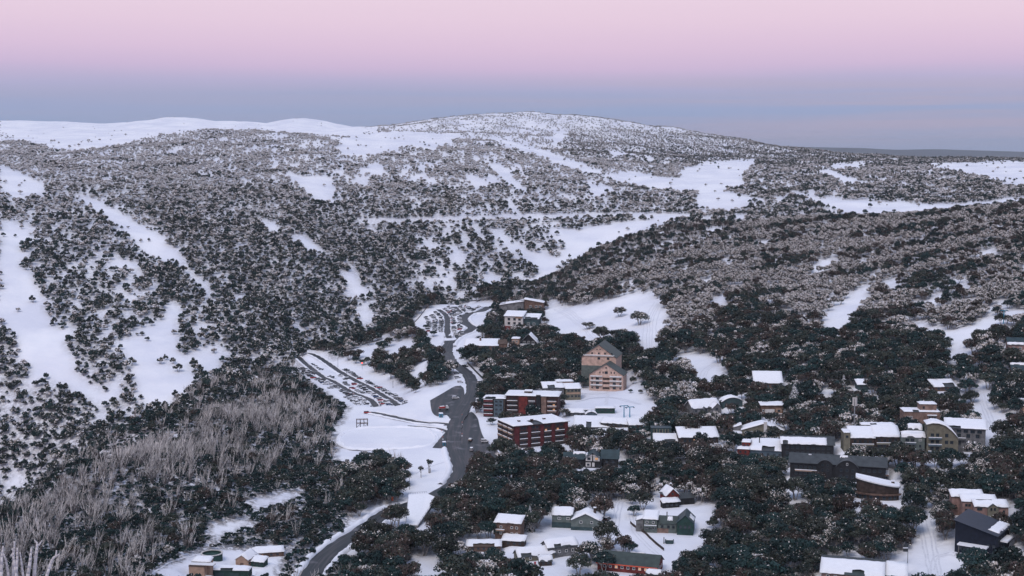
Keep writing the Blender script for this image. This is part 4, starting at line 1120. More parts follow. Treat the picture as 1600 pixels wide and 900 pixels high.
    for t in np.linspace(2.5, 0.64, 7):
        me, pm = win_mesh(5 * k, 6 * k, M_FRAME_D, False); o = bpy.data.objects.new('window', me); link(o, b.root); nx, ny = math.cos(t) / 33, -math.sin(t) / 12; o.location = ((-3 + 33.1 * math.cos(t)) * k, (4 - 12.1 * math.sin(t)) * k, 4 * k); o.rotation_euler = (0, 0, math.atan2(ny, nx) + math.pi / 2); link(bpy.data.objects.new('pane', pm), o)
    b.box('roof_box', 18, 23, 12, 16, 20, 27, 'darkbrown', 0.3); b.done()
    b = Bld('ski_lodge', 'pale lodge with low snowy gable, white chimney and a posted deck on its left', 'lodge', 1192, 682, -6, 14, short='the pale low-gabled lodge')
    b.vol(-33, 33, 0, 28, 10, 'olive', 'gy', 10, 2, 'dark', 0.6); b.vol(-46, -34, 8, 26, 12, 'grey', 'mr', 4, 1.4, 'dark', 0.6); b.box('chimney', 1, 6, -4, 0, -5, 24, 'white', 0.3); b.wins('F', 0, [-26, -18, -9, 12, 22], [6], 5, 4.4, M_FRAME_W)
    for x in (-56, -51, -46, -41, -36): b.box('deck_post', x, x + 1.5, -8, -6.6, -8, 5, 'white')
    b.box('deck', -58, -33.5, -9, 7.5, 5, 6, 'brown', 0.4); b.done()
    b = Bld('chalet', 'small brown chalet with white panel and flat snowy roof beside the tall white conifer', 'chalet', 1208, 650, 0, 16, short='the small flat-roofed chalet')
    b.vol(-19, 16, 0, 18, 17, 'brown', 'mb', 2, 1.8, 'brown', 0.5); b.box('white_panel', -13, 2, -0.5, 0, 5, 11, 'white'); b.wins('F', 0, [-15.8], [8.5], 3, 4, M_FRAME_W); b.box('tan_panel', 4, 14, -0.5, 0, 4, 12, 'tan'); b.balc('F', 0, 3, 21, 2, 4, W['brown'], True, 2); b.wins('F', -0.5, [9], [8.5], 4, 3.4); b.done()
    b = Bld('ski_lodge', 'lodge showing mostly a steep snowy roof among gums, above the brown chalet', 'lodge', 1200, 607, -4, 14, short='the steep snowy roof')
    b.vol(-21, 22, 0, 26, 9, 'brown', 'mb', 13, 2, 'dark', 0.6); b.wins('F', 0, rangef(-18, 18, 5), [4], 4, 4); b.done()
    b = Bld('cabin', 'teal cabin with rounded snowy roof half hidden in gums', 'cabin', 1144, 636, 8, 14)
    b.vol(-16, 17, 0, 18, 9, 'teal', 'cy', 6, 1.6, 'dark', 0.6); b.wins('F', 0, [-9, 0, 9], [5], 4, 4); b.done()
    b = Bld('ski_lodge', 'grey gabled house with patchy snowy roof, left of the teal cabin', 'house', 1103, 646, 22, 14)
    b.vol(-24, 24, 0, 24, 10, 'grey', 'gx', 10, 2, 'dark', 0.6); b.vol(6, 22, -10, -1, 10, 'grey', 'gy', 7, 1.6, 'dark', 0.3, part=(0, 0.5, 0, 1)); b.wins('F', 0, [-18, -8, 0], [5], 4, 4); b.wins('F', -10, [14], [8], 4, 4); b.done()
    b = Bld('cabin', 'small blue-walled cabin with snowy roof and brick chimney block', 'cabin', 1360, 609, 0, 12)
    b.vol(-20, 9, 0, 18, 8, 'teal', 'mb', 5, 1.4, 'dark', 0.6); b.box('chimney', 10, 20, 2, 12, -5, 18, 'brick', 0.4); b.wins('F', 0, [-14, -4, 4], [4], 4, 3.4); b.done()
    b = Bld('ski_lodge', 'lodge showing only a white roof in the gums, left of the right-hand snow lane', 'lodge', 1478, 611, 6, 10)
    b.vol(-19, 17, 0, 24, 7, 'brown', 'mb', 7, 2, 'dark', 0.6); b.wins('F', 0, [-12, 0, 10], [3.5], 4, 3.4); b.done()
    # modern apartments on the right
    b = Bld('apartment_block', 'olive apartment block with two smooth snowy roofs, below the phone mast', 'apartments', 1362, 706, -4, 18, short='the olive two-roofed apartments')
    b.vol(-44, -34, 0, 30, 30, 'olive', 'flat', 0, 0.6, 'dark', 0.3); b.vol(-33, 4, 2, 34, 22, 'darkbrown', 'mb', 11, 1.8, 'dark', 0.8); b.vol(5, 44, 4, 34, 24, 'darkbrown', 'mb', 11, 1.8, 'dark', 0.8)
    b.vol(-10, 42, 36, 52, 36, 'olive', 'flat', 0, 1.5, 'dark', 0.5); b.wins('F', 0, [-39], [24], 4, 4); b.wins('F', 2, rangef(-30, 2, 4), [7, 16], 4.6, 5); b.wins('F', 4, rangef(8, 42, 4), [8, 18], 4.6, 5); b.balc('F', 4, 8, 42, 12, 3.4, W['olive'], True, 2.4); b.balc('F', 2, -31, 3, 10, 3.4, W['olive'], True, 2.4); b.done()
    b = Bld('apartment_block', 'brown brick block with snowy roof terrace and top room, behind the olive apartments', 'apartments', 1440, 676, -4, 6, short='the brown brick block')
    b.vol(-28, 28, 0, 34, 33, 'brick', 'flat', 0, 0.6, 'dark', 0.5); b.vol(-2, 24, 8, 28, 44, 'brick', 'flat', 0, 0.8, 'dark', 0.5); b.wins('F', 0, [-22, -17, 12, 20], [24], 4, 5, M_FRAME_W); b.wins('F', 8, [4], [39], 3, 4); b.box('awning', 8, 22, -4, 0, 27, 28, 'darkbrown', 0.4); b.done()
    b = Bld('apartment_block', 'slim four-storey grey-green block with curved snow cap and stacked balconies', 'apartments', 1428, 716, -8, 20, short='the slim balconied block')
    b.vol(-19, 16, 0, 20, 34, 'green', 'cx', 6, 1.2, 'dark', 0.6); b.vol(-6, 14, 22, 40, 42, 'green', 'cx', 6, 1.2, 'dark', 0.6)
    for z in (3, 13, 23): b.balc('F', 0, -15, 2, z, 3.6, W['slate'], True, 2.6)
    b.wins('F', 0, [-11, -3], [9, 19, 29], 6, 5.4, lit=0.05); b.wins('F', 0, [9], [10, 20], 3.4, 4, lit=0.4); b.wins('F', 0, [9], [29.5], 4.4, 3, M_FRAME_W); b.done()
    b = Bld('apartment_block', 'grey block with a great curved snowy roof sweeping down to the right', 'apartments', 1470, 716, -8, 18, short='the curved-roof block')
    b.vol(-22, 26, 0, 30, 44, 'olive', 'gy', prof=[(-22, 54), (-14, 56), (-4, 55.5), (6, 52), (16, 44), (26, 33)], over=2, rm='dark', snow=0.7)
    for z in (9, 20, 31): b.balc('F', 0, -20, 0, z, 4, W['slate'], True, 2.6)
    b.wins('F', 0, [-14, -6, 8], [15, 26, 37], 5, 5.5); b.wins('F', 0, [16], [15, 26], 5, 5); b.wins('L', -22, [8, 18], [20, 34, 46], 4, 5); b.done()
    b = Bld('apartment_block', 'grey block with tilted flat snowy roof, rightmost of the modern apartments', 'apartments', 1508, 706, -16, 18, short='the tilted-roof block')
    b.vol(-30, 30, 0, 44, 38, 'grey', 'mb', 6, 3, 'dark', 0.6); b.wins('F', 0, [-22, -10, 4, 18], [14, 26], 6, 6); b.wins('F', 0, rangef(-26, 26, 5), [33], 7, 5); b.balc('F', 0, -28, 0, 20, 4, W['grey'], True, 2.6); b.wins('R', 30, [12, 28], [18, 30], 6, 6); b.done()
    # right edge
    b = Bld('ski_lodge', 'lodge with teal roof patched with snow at the right edge, upper of two', 'lodge', 1594, 552, -10, 10, short='the upper teal-roofed lodge')
    b.vol(-18, 40, 0, 26, 14, 'rose', 'gx', 9, 2, 'teal', 0.5, part=(0.0, 0.16, 0, 1)); b.wins('F', 0, [-10, 0, 10], [8], 4, 4, M_FRAME_W); b.done()
    b = Bld('ski_lodge', 'lodge with dark teal roof at the right edge, lower of two', 'lodge', 1598, 588, -10, 8)
    b.vol(-16, 40, 0, 26, 10, 'brown', 'gx', 9, 2, 'teal', 0.4, part=(0.36, 0.5, 0, 1)); b.wins('F', 0, [-8, 2, 12], [5], 4, 4); b.done()
    b = Bld('ski_lodge', 'tan lodge cut off by the right edge beside the snow lane', 'lodge', 1612, 652, -10, 8)
    b.vol(-14, 40, 0, 26, 18, 'tan', 'mb', 6, 2, 'teal', 0.5); b.wins('F', 0, [-8, 2, 12], [5, 13], 4, 4, M_FRAME_W); b.done()
    b = Bld('ski_lodge', 'rose brick house of three stepped blocks with three stacked snowy roofs', 'house', 1548, 816, -4, 14, short='the three-roofed brick house')
    b.vol(-25, 27, 0, 18, 25, 'rose', 'mb', 6, 1.8, 'dark', 0.65); b.vol(-40, 14, 20, 38, 28, 'rose', 'mb', 6, 1.8, 'dark', 0.65); b.vol(-52, -2, 40, 58, 31, 'rose', 'mb', 6, 1.8, 'dark', 0.65)
    b.vol(-6, 11, -3, -0.3, 24, 'olive', 'gy', 6, 0.8, 'dark', 0); b.wins('F', 0, [-18], [21], 8, 4); b.wins('F', -3, [-0.5, 5], [22], 3, 4.4); b.wins('F', -3, [-3, 8], [9], 3.4, 4, M_FRAME_W); b.wins('F', 0, [20], [8, 18], 3.4, 3.4); b.wins('F', 20, [-34, -29], [14, 22], 4, 4); b.done()
    b = Bld('ski_lodge', 'navy steel house with slanted dark roof and snowy porch canopy', 'house', 1556, 872, -34, 26, short='the navy steel house')
    b.vol(-66, 0, 0, 78, 36, 'navy', 'ml', 16, 3, 'navy', 0.45, part=(0.72, 0.97, 0.2, 1)); b.wins('F', 0, [-12, -4], [18], 4.4, 4, M_FRAME_D, lit=0); b.wins('F', 0, [-56, -46], [8], 8, 8); b.wins('R', 0, [14, 30, 46, 62], [10, 24], 6, 6)
    b.box('porch_canopy', -58, -12, -13, -0.3, 14, 15.2, 'navy', 0.6); b.box('porch_post', -14, -12.6, -12, -10.8, -6, 14, 'grey'); b.box('porch_post', -57, -55.6, -12, -10.8, -6, 14, 'grey'); b.box('snow_shelf', 1, 12, 20, 60, 20, 22, 'navy', 0.6); b.done()
    b = Bld('ski_lodge', 'brick lodge under a huge lumpy snowy roof at the bottom edge', 'lodge', 1345, 912, -16, 6, short='the huge bottom-edge roof')
    b.vol(-62, 34, 0, 84, 14, 'brick', 'gx', 16, 3, 'dark', 0.8, part=(0.0, 0.42, 0, 1)); b.vol(-24, 4, -6, 18, 15, 'brick', 'mb', 4, 2, 'green', 0); b.vol(36, 70, 20, 70, 12, 'brick', 'gx', 12, 2.5, 'dark', 0.8); b.wins('F', 0, [-52, -40, 12, 24], [8], 5, 5, M_FRAME_W); b.wins('L', -62, [16, 30, 46, 62], [9], 5, 5, M_FRAME_W); b.done()
    # service yard, bottom left
    b = Bld('pump_house', 'tan timber tower with slatted snowy top in the service yard, bottom left', 'pump house', 312, 900, -8, 12, short='the tan slatted tower')
    b.vol(-18, 8, 0, 20, 15, 'tan', 'flat', 0, 0.6, 'brown', 0.0); b.vol(-17, 12, 14, 30, 19, 'tan', 'mb', 3, 1.4, 'brown', 0.6); 
    for y in (2, 7, 12): b.box('roof_beam', -19, 22, y, y + 2.2, 16, 17.2, 'brown', 0.3)
    b.wins('F', 14, [-10, -3, 4], [18.4], 5, 2.6); b.done()
    b = Bld('store', 'dark green steel store with flat snowy roof beside the tan slatted tower', 'shed', 356, 904, -4, 8)
    b.vol(-38, 34, 0, 22, 13, 'forest', 'flat', 0, 0.8, 'green', 0.6); b.box('roller_door', -20, -6, -0.4, 0, -4, 9, 'teal'); b.box('roller_door', 4, 18, -0.4, 0, -4, 9, 'teal'); b.done()
    b = Bld('shed', 'tan gabled shed with snowy roof and green side wing in the service yard', 'shed', 378, 886, -16, 10, short='the tan gabled shed')
    b.vol(-11, 11, 0, 34, 12, 'tan', 'gy', 7, 1.4, 'brown', 0.6); b.vol(12, 34, 8, 24, 8, 'forest', 'mb', 4, 1.4, 'green', 0.6); b.wins('R', 11, [4], [6], 3, 3); b.wins('F', 8, [18, 26], [4.5], 4, 3); b.box('door', -3, 3, -0.35, 0, -2, 7, 'brown'); b.done()
    b = Bld('store', 'low brown store with snowy roof and glowing lamp, right of the tan shed', 'shed', 424, 870, 14, 8)
    b.vol(-28, 20, 0, 18, 7, 'brown', 'mb', 4, 1.4, 'brown', 0.6); b.wins('F', 0, [-14], [3.5], 3, 2.4, lit=1); b.wins('F', 0, [0, 10], [3.5], 4, 2.6); b.done()
    # far end of the village
    b = Bld('ski_lodge', 'brown lodge with two roof slopes at the far end of the village road', 'lodge', 834, 488, -6, 14, short='the brown lodge at the road top')
    b.vol(-15, 15, 0, 22, 15, 'brown', 'ml', 5, 1.2, 'brown', 0.5); b.vol(-54, -16, -2, 22, 11, 'grey', 'mr', 6, 1.2, 'dark', 0.6); b.wins('F', 0, [-5, 4, 10], [9], 4, 3.6, M_FRAME_W); b.wins('F', 0, [-8, 0, 8], [2.6], 3, 3, M_FRAME_W); b.done()
    b = Bld('ski_lodge', 'white lodge with red ground floor and snowy roof, far end of the village', 'lodge', 803, 518, -12, 18, short='the white and red lodge')
    b.vol(-15, 14, 0, 26, 24, 'white', 'mb', 5, 1.6, 'dark', 0.6); b.vol(15, 38, 6, 28, 20, 'teal', 'mb', 5, 1.6, 'dark', 0.6); b.box('red_ground_floor', -16, 14.4, -1.2, 0, -5, 8.5, 'redwall'); b.wins('F', 0, [-8, 1, 9], [13, 19.5], 4, 4); b.wins('F', -1.2, [-10, -4, 2, 8], [4], 2.6, 4, M_FRAME_W); b.wins('F', 6, [22, 31], [12], 4, 4, M_FRAME_W); b.box('tan_panel', 2, 13, -0.5, 0, 21, 24, 'tan'); b.done()
    b = Bld('chalet', 'dark steep-gabled chalet with white balcony, below the white and red lodge', 'chalet', 826, 546, -6, 18, short='the dark steep-gabled chalet')
    b.vol(-14, 14, 0, 28, 10, 'black', 'gy', 14, 1.8, 'dark', 0.6, part=(0.52, 1, 0, 1)); b.vol(-27, -15, 2, 20, 16, 'tan', 'flat', 0, 0.8, 'dark', 0.5); b.balc('F', 0, -13, 11, 6, 3.4, W['white'], True, 2.8); b.wins('F', 0, [-7, 0, 7], [11], 4, 4.4, M_FRAME_W); b.wins('F', 2, [-24, -19], [5, 12], 3, 3, M_FRAME_W); b.box('timber_deck', -20, 40, -10, -4, -4, 0.2, 'teal', 0.0); b.done()
    b = Bld('ski_lodge', 'long low lodge with one white roof slope right beside the bend in the road', 'lodge', 752, 549, -4, 14, short='the long low roadside lodge')
    b.vol(-26, 26, 0, 24, 9, 'brown', 'mb', 7, 1.6, 'brown', 0.6); b.vol(27, 40, 4, 22, 12, 'brown', 'gx', 5, 1.2, 'brown', 0); b.wins('F', 0, rangef(-22, 22, 6), [5], 3.6, 3.6); b.box('chimney', -4, -1.5, 14, 17, 10, 20, 'brown', 0.2); b.done()
village()

# ------------------------------------------------------------------ road surfaces, aprons, banks
def apron(name, pix, label=None):
    P = plane_pad(pix, 5.0, -0.25, 0.8)
    n = len(P); c = P.mean(0)
    # rounded outline
    out = smooth_line(np.vstack([P, P[:1]]), 3.0)[:-1]
    A = np.c_[P[:, :2], np.ones(n)]; cf, *_ = np.linalg.lstsq(A, P[:, 2], rcond=None)
    z = out[:, :2] @ cf[:2] + cf[2] + 0.27
    m = len(out)
    V = [(out[i, 0], out[i, 1], z[i]) for i in range(m)] + [(out[i, 0], out[i, 1], z[i] - 0.8) for i in range(m)]
    Fc = [tuple(range(m))] + [(i, m + i, m + (i + 1) % m, (i + 1) % m) for i in range(m)]
    o = mesh_obj(name, V, Fc, M_ASPHALT); bm_fix(o)
    uvl = o.data.uv_layers.new(name='UVMap')
    vi = np.empty(len(o.data.loops), int); o.data.loops.foreach_get('vertex_index', vi)
    co = np.array(V)[vi][:, :2]; uvl.data.foreach_set('uv', (co * 0.4).ravel())
    tag(o, label, kind='structure')
    BLOCKED.append((c[0], c[1], 1, 0, np.ptp(P[:, 0]) / 2, np.ptp(P[:, 1]) / 2))
    return o
plane_pad([(530,690),(545,673),(600,668),(650,668),(676,676),(680,688),(660,697),(600,700),(545,701)], 4.0, 1.0, 0.4)
OVAL = smooth_line([tuple(ground_at(*p)) for p in ((530,690),(536,678),(560,670),(600,667.5),(640,668),(668,672),(680,682),(676,692),(655,698),(600,701),(550,700),(530,690))], 2.0)
snow_bank(OVAL, 0.01, 1.6, 0.7, 58); snow_bank(OVAL, -1.2, 1.4, 0.6, 59)
apron('forecourt', [(672,628),(690,614),(712,601),(724,606),(724,636),(706,655),(698,648),(684,650),(675,642)])
apron('forecourt', [(712,692),(716,674),(724,654),(736,642),(746,652),(750,668),(756,685),(769,698),(781,710),(778,719),(760,727),(738,735),(718,735),(712,714)])
apron('forecourt', [(676,699),(688,684),(698,676),(708,688),(706,700)])
for nm, ln, half in ROAD_BUILT:
    ribbon(nm, ln, half, M_ASPHALT)
_main = ROAD_BUILT[0][1]
def near_idx(px, py):
    g = ground_at(px, py); return int(np.argmin(((_main[:, :2] - np.array([g.x, g.y])) ** 2).sum(1)))
_i1, _i2, _i3, _i4 = near_idx(700, 540), near_idx(720, 575), near_idx(716, 700), near_idx(720, 738)
_iR = near_idx(680, 774)
snow_bank(_main, 6.2, 2.2, 0.9, 51, 4, _i2); snow_bank(_main, -6.0, 2.4, 1.0, 52, 4, _i1 + 4)
snow_bank(_main, -5.8, 2.2, 0.9, 54, _iR + 24, None); snow_bank(_main, 5.9, 2.6, 1.1, 55, _i3 + 2, _iR - 8)
snow_bank(_main, 5.9, 2.6, 1.1, 57, _iR + 14, None)
for j, (nm, ln, half) in enumerate(ROAD_BUILT[1:]):
    snow_bank(ln, half + 1.0, 1.2, 0.5, 60 + j, 3, -3); snow_bank(ln, -half - 1.0, 1.2, 0.5, 70 + j, 3, -3)

# ------------------------------------------------------------------ cars
M_TYRE = mat('tyre_rubber', (0.02, 0.02, 0.022), rough=0.8)
CARC = [('white', (0.62, 0.62, 0.64)), ('silver', (0.32, 0.33, 0.35)), ('charcoal', (0.04, 0.045, 0.05)), ('black', (0.015, 0.016, 0.02)), ('blue', (0.03, 0.06, 0.14)), ('red', (0.35, 0.02, 0.02)), ('grey', (0.14, 0.15, 0.16))]
PAINT = {n: mat(n + '_car_paint', c, rough=0.3, spec=0.5, var=0.06, scale=2) for n, c in CARC}
M_TAIL = mat('tail_lamp', (0.4, 0.02, 0.02), rough=0.3); M_HEADL = mat('head_lamp', (0.75, 0.75, 0.72), rough=0.2)
def extr(mb, prof, y0, y1, mi=0, taper=0.0, zt=None):
    n = len(prof); vs = []
    for y, sgn in ((y0, 1), (y1, -1)):
        for x, z in prof:
            t = taper if (zt is not None and z > zt) else 0.0
            vs.append((x, y + sgn * t, z))
    fs = [tuple(range(n)), tuple(reversed(range(n, 2 * n)))] + [(i, n + i, n + (i + 1) % n, (i + 1) % n) for i in range(n)]
    mb.add(vs, fs, mi)
BODY = {
 'hatch': ([(-2.1, .35), (-2.15, .8), (-2.05, 1.0), (1.0, 1.0), (1.9, .86), (2.1, .62), (2.1, .35)], [(-2.0, 1.0), (-1.6, 1.48), (0.2, 1.5), (1.05, 1.0)]),
 'wagon': ([(-2.3, .4), (-2.35, .9), (-2.3, 1.08), (1.1, 1.08), (2.15, .95), (2.3, .65), (2.3, .4)], [(-2.28, 1.08), (-2.1, 1.72), (0.35, 1.75), (1.15, 1.08)]),
 'ute': ([(-2.6, .45), (-2.6, 1.1), (-0.5, 1.1), (1.2, 1.1), (2.3, 1.0), (2.5, .7), (2.5, .45)], [(-0.6, 1.1), (-0.5, 1.72), (0.7, 1.74), (1.35, 1.1)]),
}
def car_meshes(kind):
    body, cab = BODY[kind]
    b = MB(); extr(b, body, -0.9, 0.9)
    g = MB(); extr(g, cab, -0.86, 0.86, 0, 0.16, 1.2)
    s = MB(); r = random.Random(len(kind) + 3)
    tx0, tx1 = cab[1][0], cab[2][0]; tz = cab[1][1]
    s.prism([(tx0 - .1, -.74), (tx1 + .12, -.74), (tx1 + .12, .74), (tx0 - .1, .74)], tz + .003, [tz + .22, tz + .18, tz + .2, tz + .24])
    hz = body[3][1]
    s.prism([(cab[3][0] + .05, -.84), (2.0, -.8), (2.0, .8), (cab[3][0] + .05, .84)], [hz + .003, body[4][1] - .01, body[4][1] - .01, hz + .003], [hz + .12, body[4][1] + .10, body[4][1] + .10, hz + .12])
    w = MB()
    n = 10
    vs = [(0.33 * math.cos(6.283 * i / n), y, 0.33 * math.sin(6.283 * i / n)) for y in (-0.11, 0.11) for i in range(n)]
    w.add(vs, [tuple(range(n)), tuple(reversed(range(n, 2 * n)))] + [(i, n + i, n + (i + 1) % n, (i + 1) % n) for i in range(n)])
    return b, g, s, w
CARM = {k: car_meshes(k) for k in BODY}
_mc = {}
def raw_mesh(name, mb, mats):
    me = bpy.data.meshes.new(name); me.from_pydata(mb.v, [], mb.f)
    for m in mats: me.materials.append(m)
    me.polygons.foreach_set('material_index', mb.m); return me
CAR_OBJ = []
def small_car(loc, rz, kind, colour, label, group):
    snowy = label.startswith('snow-capped')
    key = (kind, colour, snowy)
    if key not in _mc:
        b, g, s, w = CARM[kind]; mb = MB(); mb.add(b.v, b.f, 0); mb.add(g.v, g.f, 1)
        if snowy: mb.add(s.v, s.f, 2)
        for x in (-1.4, 1.4):
            for y in (-0.85, 0.85): mb.add([(v[0] + x, v[1] + y, v[2] + 0.33) for v in w.v], w.f, 3)
        _mc[key] = raw_mesh('car', mb, [PAINT[colour], M_GLASS, M_SNOWCAP, M_TYRE]); bm = bpy.data.objects.new('tmp', _mc[key]); bm_fix(bm); bpy.data.objects.remove(bm)
    o = bpy.data.objects.new('parked_car', _mc[key]); link(o); o.location = loc; o.rotation_euler = (0, 0, rz); tag(o, label, 'car', group); CAR_OBJ.append(o); return o
def big_car(loc, rz, kind, colour, label, snow=True, group=None):
    key = ('big', kind, colour)
    b, g, s, w = CARM[kind]
    if key not in _mc:
        _mc[key] = [raw_mesh('body', b, [PAINT[colour]]), raw_mesh('window_glass', g, [M_GLASS]), raw_mesh('snow', s, [M_SNOWCAP]), raw_mesh('wheel', w, [M_TYRE])]
        l = MB(); l.box(-0.05, 0.05, -0.16, 0.16, -0.08, 0.08); _mc[key] += [raw_mesh('headlight', l, [M_HEADL]), raw_mesh('tail_light', l, [M_TAIL])]
        for m in _mc[key]:
            t = bpy.data.objects.new('tmp', m); bm_fix(t); bpy.data.objects.remove(t)
    root = empty('parked_car', loc, rz); tag(root, label, 'car', group)
    me = _mc[key]
    link(bpy.data.objects.new('body', me[0]), root); link(bpy.data.objects.new('window_glass', me[1]), root)
    if snow: link(bpy.data.objects.new('snow', me[2]), root)
    for x in (-1.4, 1.4):
        for y in (-0.85, 0.85):
            o = link(bpy.data.objects.new('wheel', me[3]), root); o.location = (x, y, 0.33)
    xe = b.v[0][0]; xf = max(v[0] for v in b.v)
    for y in (-0.65, 0.65):
        o = link(bpy.data.objects.new('headlight', me[4]), root); o.location = (xf - .02, y, 0.68)
        o = link(bpy.data.objects.new('tail_light', me[5]), root); o.location = (min(v[0] for v in b.v) + .02, y, 0.85)
    return root
def gz(x, y): return float(height(np.array([x]), np.array([y]))[0])
def park_rows(line, offs, gap, label, group, i0, i1, prob, seed, red=()):
    r = random.Random(seed)
    t = np.gradient(line[:, :2], axis=0); t /= np.linalg.norm(t, axis=1)[:, None] + 1e-9
    s = np.concatenate([[0], np.cumsum(np.linalg.norm(np.diff(line[:, :2], axis=0), axis=1))])
    for off in offs:
        d = s[-1] * i0 + r.uniform(0, 2)
        while d < s[-1] * i1:
            k = int(np.searchsorted(s, d)); k = min(k, len(line) - 1)
            if r.random() < prob:
                n = np.array([t[k, 1], -t[k, 0]]); p = line[k, :2] + n * off + np.array([r.uniform(-.4, .4), r.uniform(-.4, .4)])
                col = r.choices(['white', 'silver', 'charcoal', 'black', 'blue', 'red', 'grey'], [4, 3, 3, 2.5, 1, 0.7, 2])[0]
                kd = r.choice(['hatch', 'wagon', 'wagon', 'ute'])
                rz = math.atan2(n[1], n[0]) + (math.pi if r.random() < .5 else 0) + r.uniform(-.06, .06)
                small_car((p[0], p[1], gz(p[0], p[1]) + 0.02), rz, kd, col, '%s %s %s' % (('snow-capped ' if r.random() < 0.55 else 'snow-free ') + col, {'hatch': 'hatchback', 'wagon': 'wagon', 'ute': 'pickup'}[kd], label), group)
            d += gap * r.uniform(0.85, 1.25)
LA, LB, LC, LD_ = ROAD_BUILT[1][1], ROAD_BUILT[2][1], ROAD_BUILT[3][1], ROAD_BUILT[4][1]
G1, G2 = 'cars parked in the lower car park', 'cars parked in the upper car park'
park_rows(LA, (-5.2,), 4.6, 'in the outer row of the lower car park', G1, 0.16, 1.0, .42, 1)
park_rows(LA, (5.4, 10.8), 4.8, 'in the middle rows of the lower car park', G1, 0.22, 0.95, .62, 2)
park_rows(LB, (-5.4,), 4.2, 'in the uphill row of the lower car park', G1, 0.36, 1.0, .75, 3)
park_rows(LB, (5.4,), 4.6, 'in the inner row of the lower car park', G1, 0.45, 1.0, .5, 4)
park_rows(LC, (-5.6, -11.0), 4.6, 'in the rows left of the upper car park lane', G2, 0.0, 0.95, .85, 5)
park_rows(LC, (5.6, 11.2, 16.8), 4.8, 'in the middle block of the upper car park', G2, 0.05, 0.85, .8, 6)
park_rows(LD_, (-5.4, -11, 5.6), 4.6, 'in the far block of the upper car park', G2, 0.0, 0.9, .8, 7)
park_rows(_main[:_i1], (8.6,), 4.6, 'along the far edge of the upper car park', G2, 0.0, 0.35, .8, 8)
# cars beside the road, one by one
ROADCARS = [
 (717, 549, 40, 'wagon', 'charcoal', 'charcoal wagon half buried in snow right of the road bend'), (721, 561, 50, 'hatch', 'silver', 'silver hatchback in the snow beside the guard wall top'),
 (727, 573, -40, 'ute', 'black', 'large black pickup pulled in beside the guard wall'), (713, 584, 10, 'wagon', 'grey', 'grey wagon topmost of three left of the road'),
 (715, 591, 8, 'wagon', 'silver', 'silver wagon middle of three left of the road'), (719, 598, 5, 'hatch', 'white', 'white hatchback lowest of three left of the road'),
 (712, 624, 15, 'wagon', 'white', 'white wagon buried in snow at the left forecourt edge'), (751, 599, 5, 'wagon', 'white', 'white wagon uppermost of the row left of the red apartments'),
 (753, 606, 4, 'hatch', 'grey', 'grey hatchback second in the row left of the red apartments'), (755, 612, 3, 'wagon', 'silver', 'silver wagon third in the row left of the red apartments'),
 (752, 620, 2, 'ute', 'white', 'white pickup fourth in the row left of the red apartments'), (750, 628, 0, 'wagon', 'charcoal', 'charcoal wagon fifth in the row left of the red apartments'),
 (748, 642, -20, 'wagon', 'silver', 'silver wagon standing askew at the right forecourt entrance'), (758, 692, 12, 'wagon', 'white', 'white wagon alone on the right forecourt below the red block'),
 (735, 690, 80, 'hatch', 'black', 'black hatchback upper of two beside the marker posts'), (737, 705, 84, 'wagon', 'silver', 'silver wagon lower of two beside the marker posts'),
 (740, 722, 20, 'hatch', 'grey', 'grey hatchback at the bottom of the right forecourt'), (949, 813, 60, 'wagon', 'black', 'black off-road wagon alone on the snow lane right of the green-grey lodge'),
 (574, 646, 10, 'wagon', 'red', 'red wagon at the lower car park exit'), (549, 617, 30, 'hatch', 'red', 'red hatchback on the lane of the lower car park'),
]
for px, py, a, kd, col, lab in ROADCARS:
    g = ground_at(px, py); g.z = gz(g.x, g.y) + (0.4 if px > 722 and 600 < py < 730 or 660 < px < 722 and py > 600 and py < 640 else 0.05)
    big_car(g, math.radians(a), kd, col, lab)

# ------------------------------------------------------------------ smaller things
def on_ground(px, py):
    g = ground_at(px, py); g.z = gz(g.x, g.y); return g
M_STEEL = mat('galvanised_steel', (0.30, 0.31, 0.33), rough=0.5, metal=0.3, var=0.1, scale=2)
M_BLUE = mat('blue_paint', (0.03, 0.22, 0.34), rough=0.5, var=0.1, scale=2)
M_ORANGE = mat('orange_plastic', (0.65, 0.14, 0.06), rough=0.6, var=0.1, scale=2)
def marker_post(px, py, h, label):
    g = on_ground(px, py); t = empty('marker_post', g); tag(t, label, 'marker post', 'marker posts beside the road')
    m = MB(); m.tube((0, 0, -.3), (0, 0, h), .10, .08, 6); m.build('pole', M_STEEL, t)
    m = MB(); m.tube((0, 0, h * .55), (0, 0, h * .8), .14, .13, 6); m.build('band', M_ORANGE, t)
    m = MB(); m.tube((0, 0, -.05), (0, 0, .5), .7, .3, 7); m.build('snow_collar', M_SNOW, t)
for px, py, l in ((722, 652, 'snow-banked marker post uppermost of three right of the road'), (722, 664, 'snow-banked marker post middle of three right of the road'), (722, 682, 'snow-banked marker post lowest of three right of the road'),
                  (690, 677, 'snow-banked marker post beside the oval, upper of two'), (692, 687, 'snow-banked marker post beside the oval, lower of two')):
    marker_post(px, py, 2.6, l)
def booth(px, py, name, label, cat, w, h, m):
    g = on_ground(px, py); t = empty(name, g, 0.2); tag(t, label, cat)
    b = MB(); b.box(-w, w, -w, w, -.3, h); b.build('cabinet', m, t)
    b = MB(); b.box(-w * .6, w * .6, -w - .06, -w, .1, h * .8); b.build('door', W['slate'], t)
    b = MB(); b.prism([(-w - .15, -w - .15), (w + .15, -w - .15), (w + .15, w + .15), (-w - .15, w + .15)], h + .003, [h + .15, h + .15, h + .4, h + .4]); b.build('roof', M_SNOWCAP, t)
booth(689, 652, 'ticket_booth', 'small blue booth on the snow island left of the road', 'booth', 1.1, 2.4, M_BLUE)
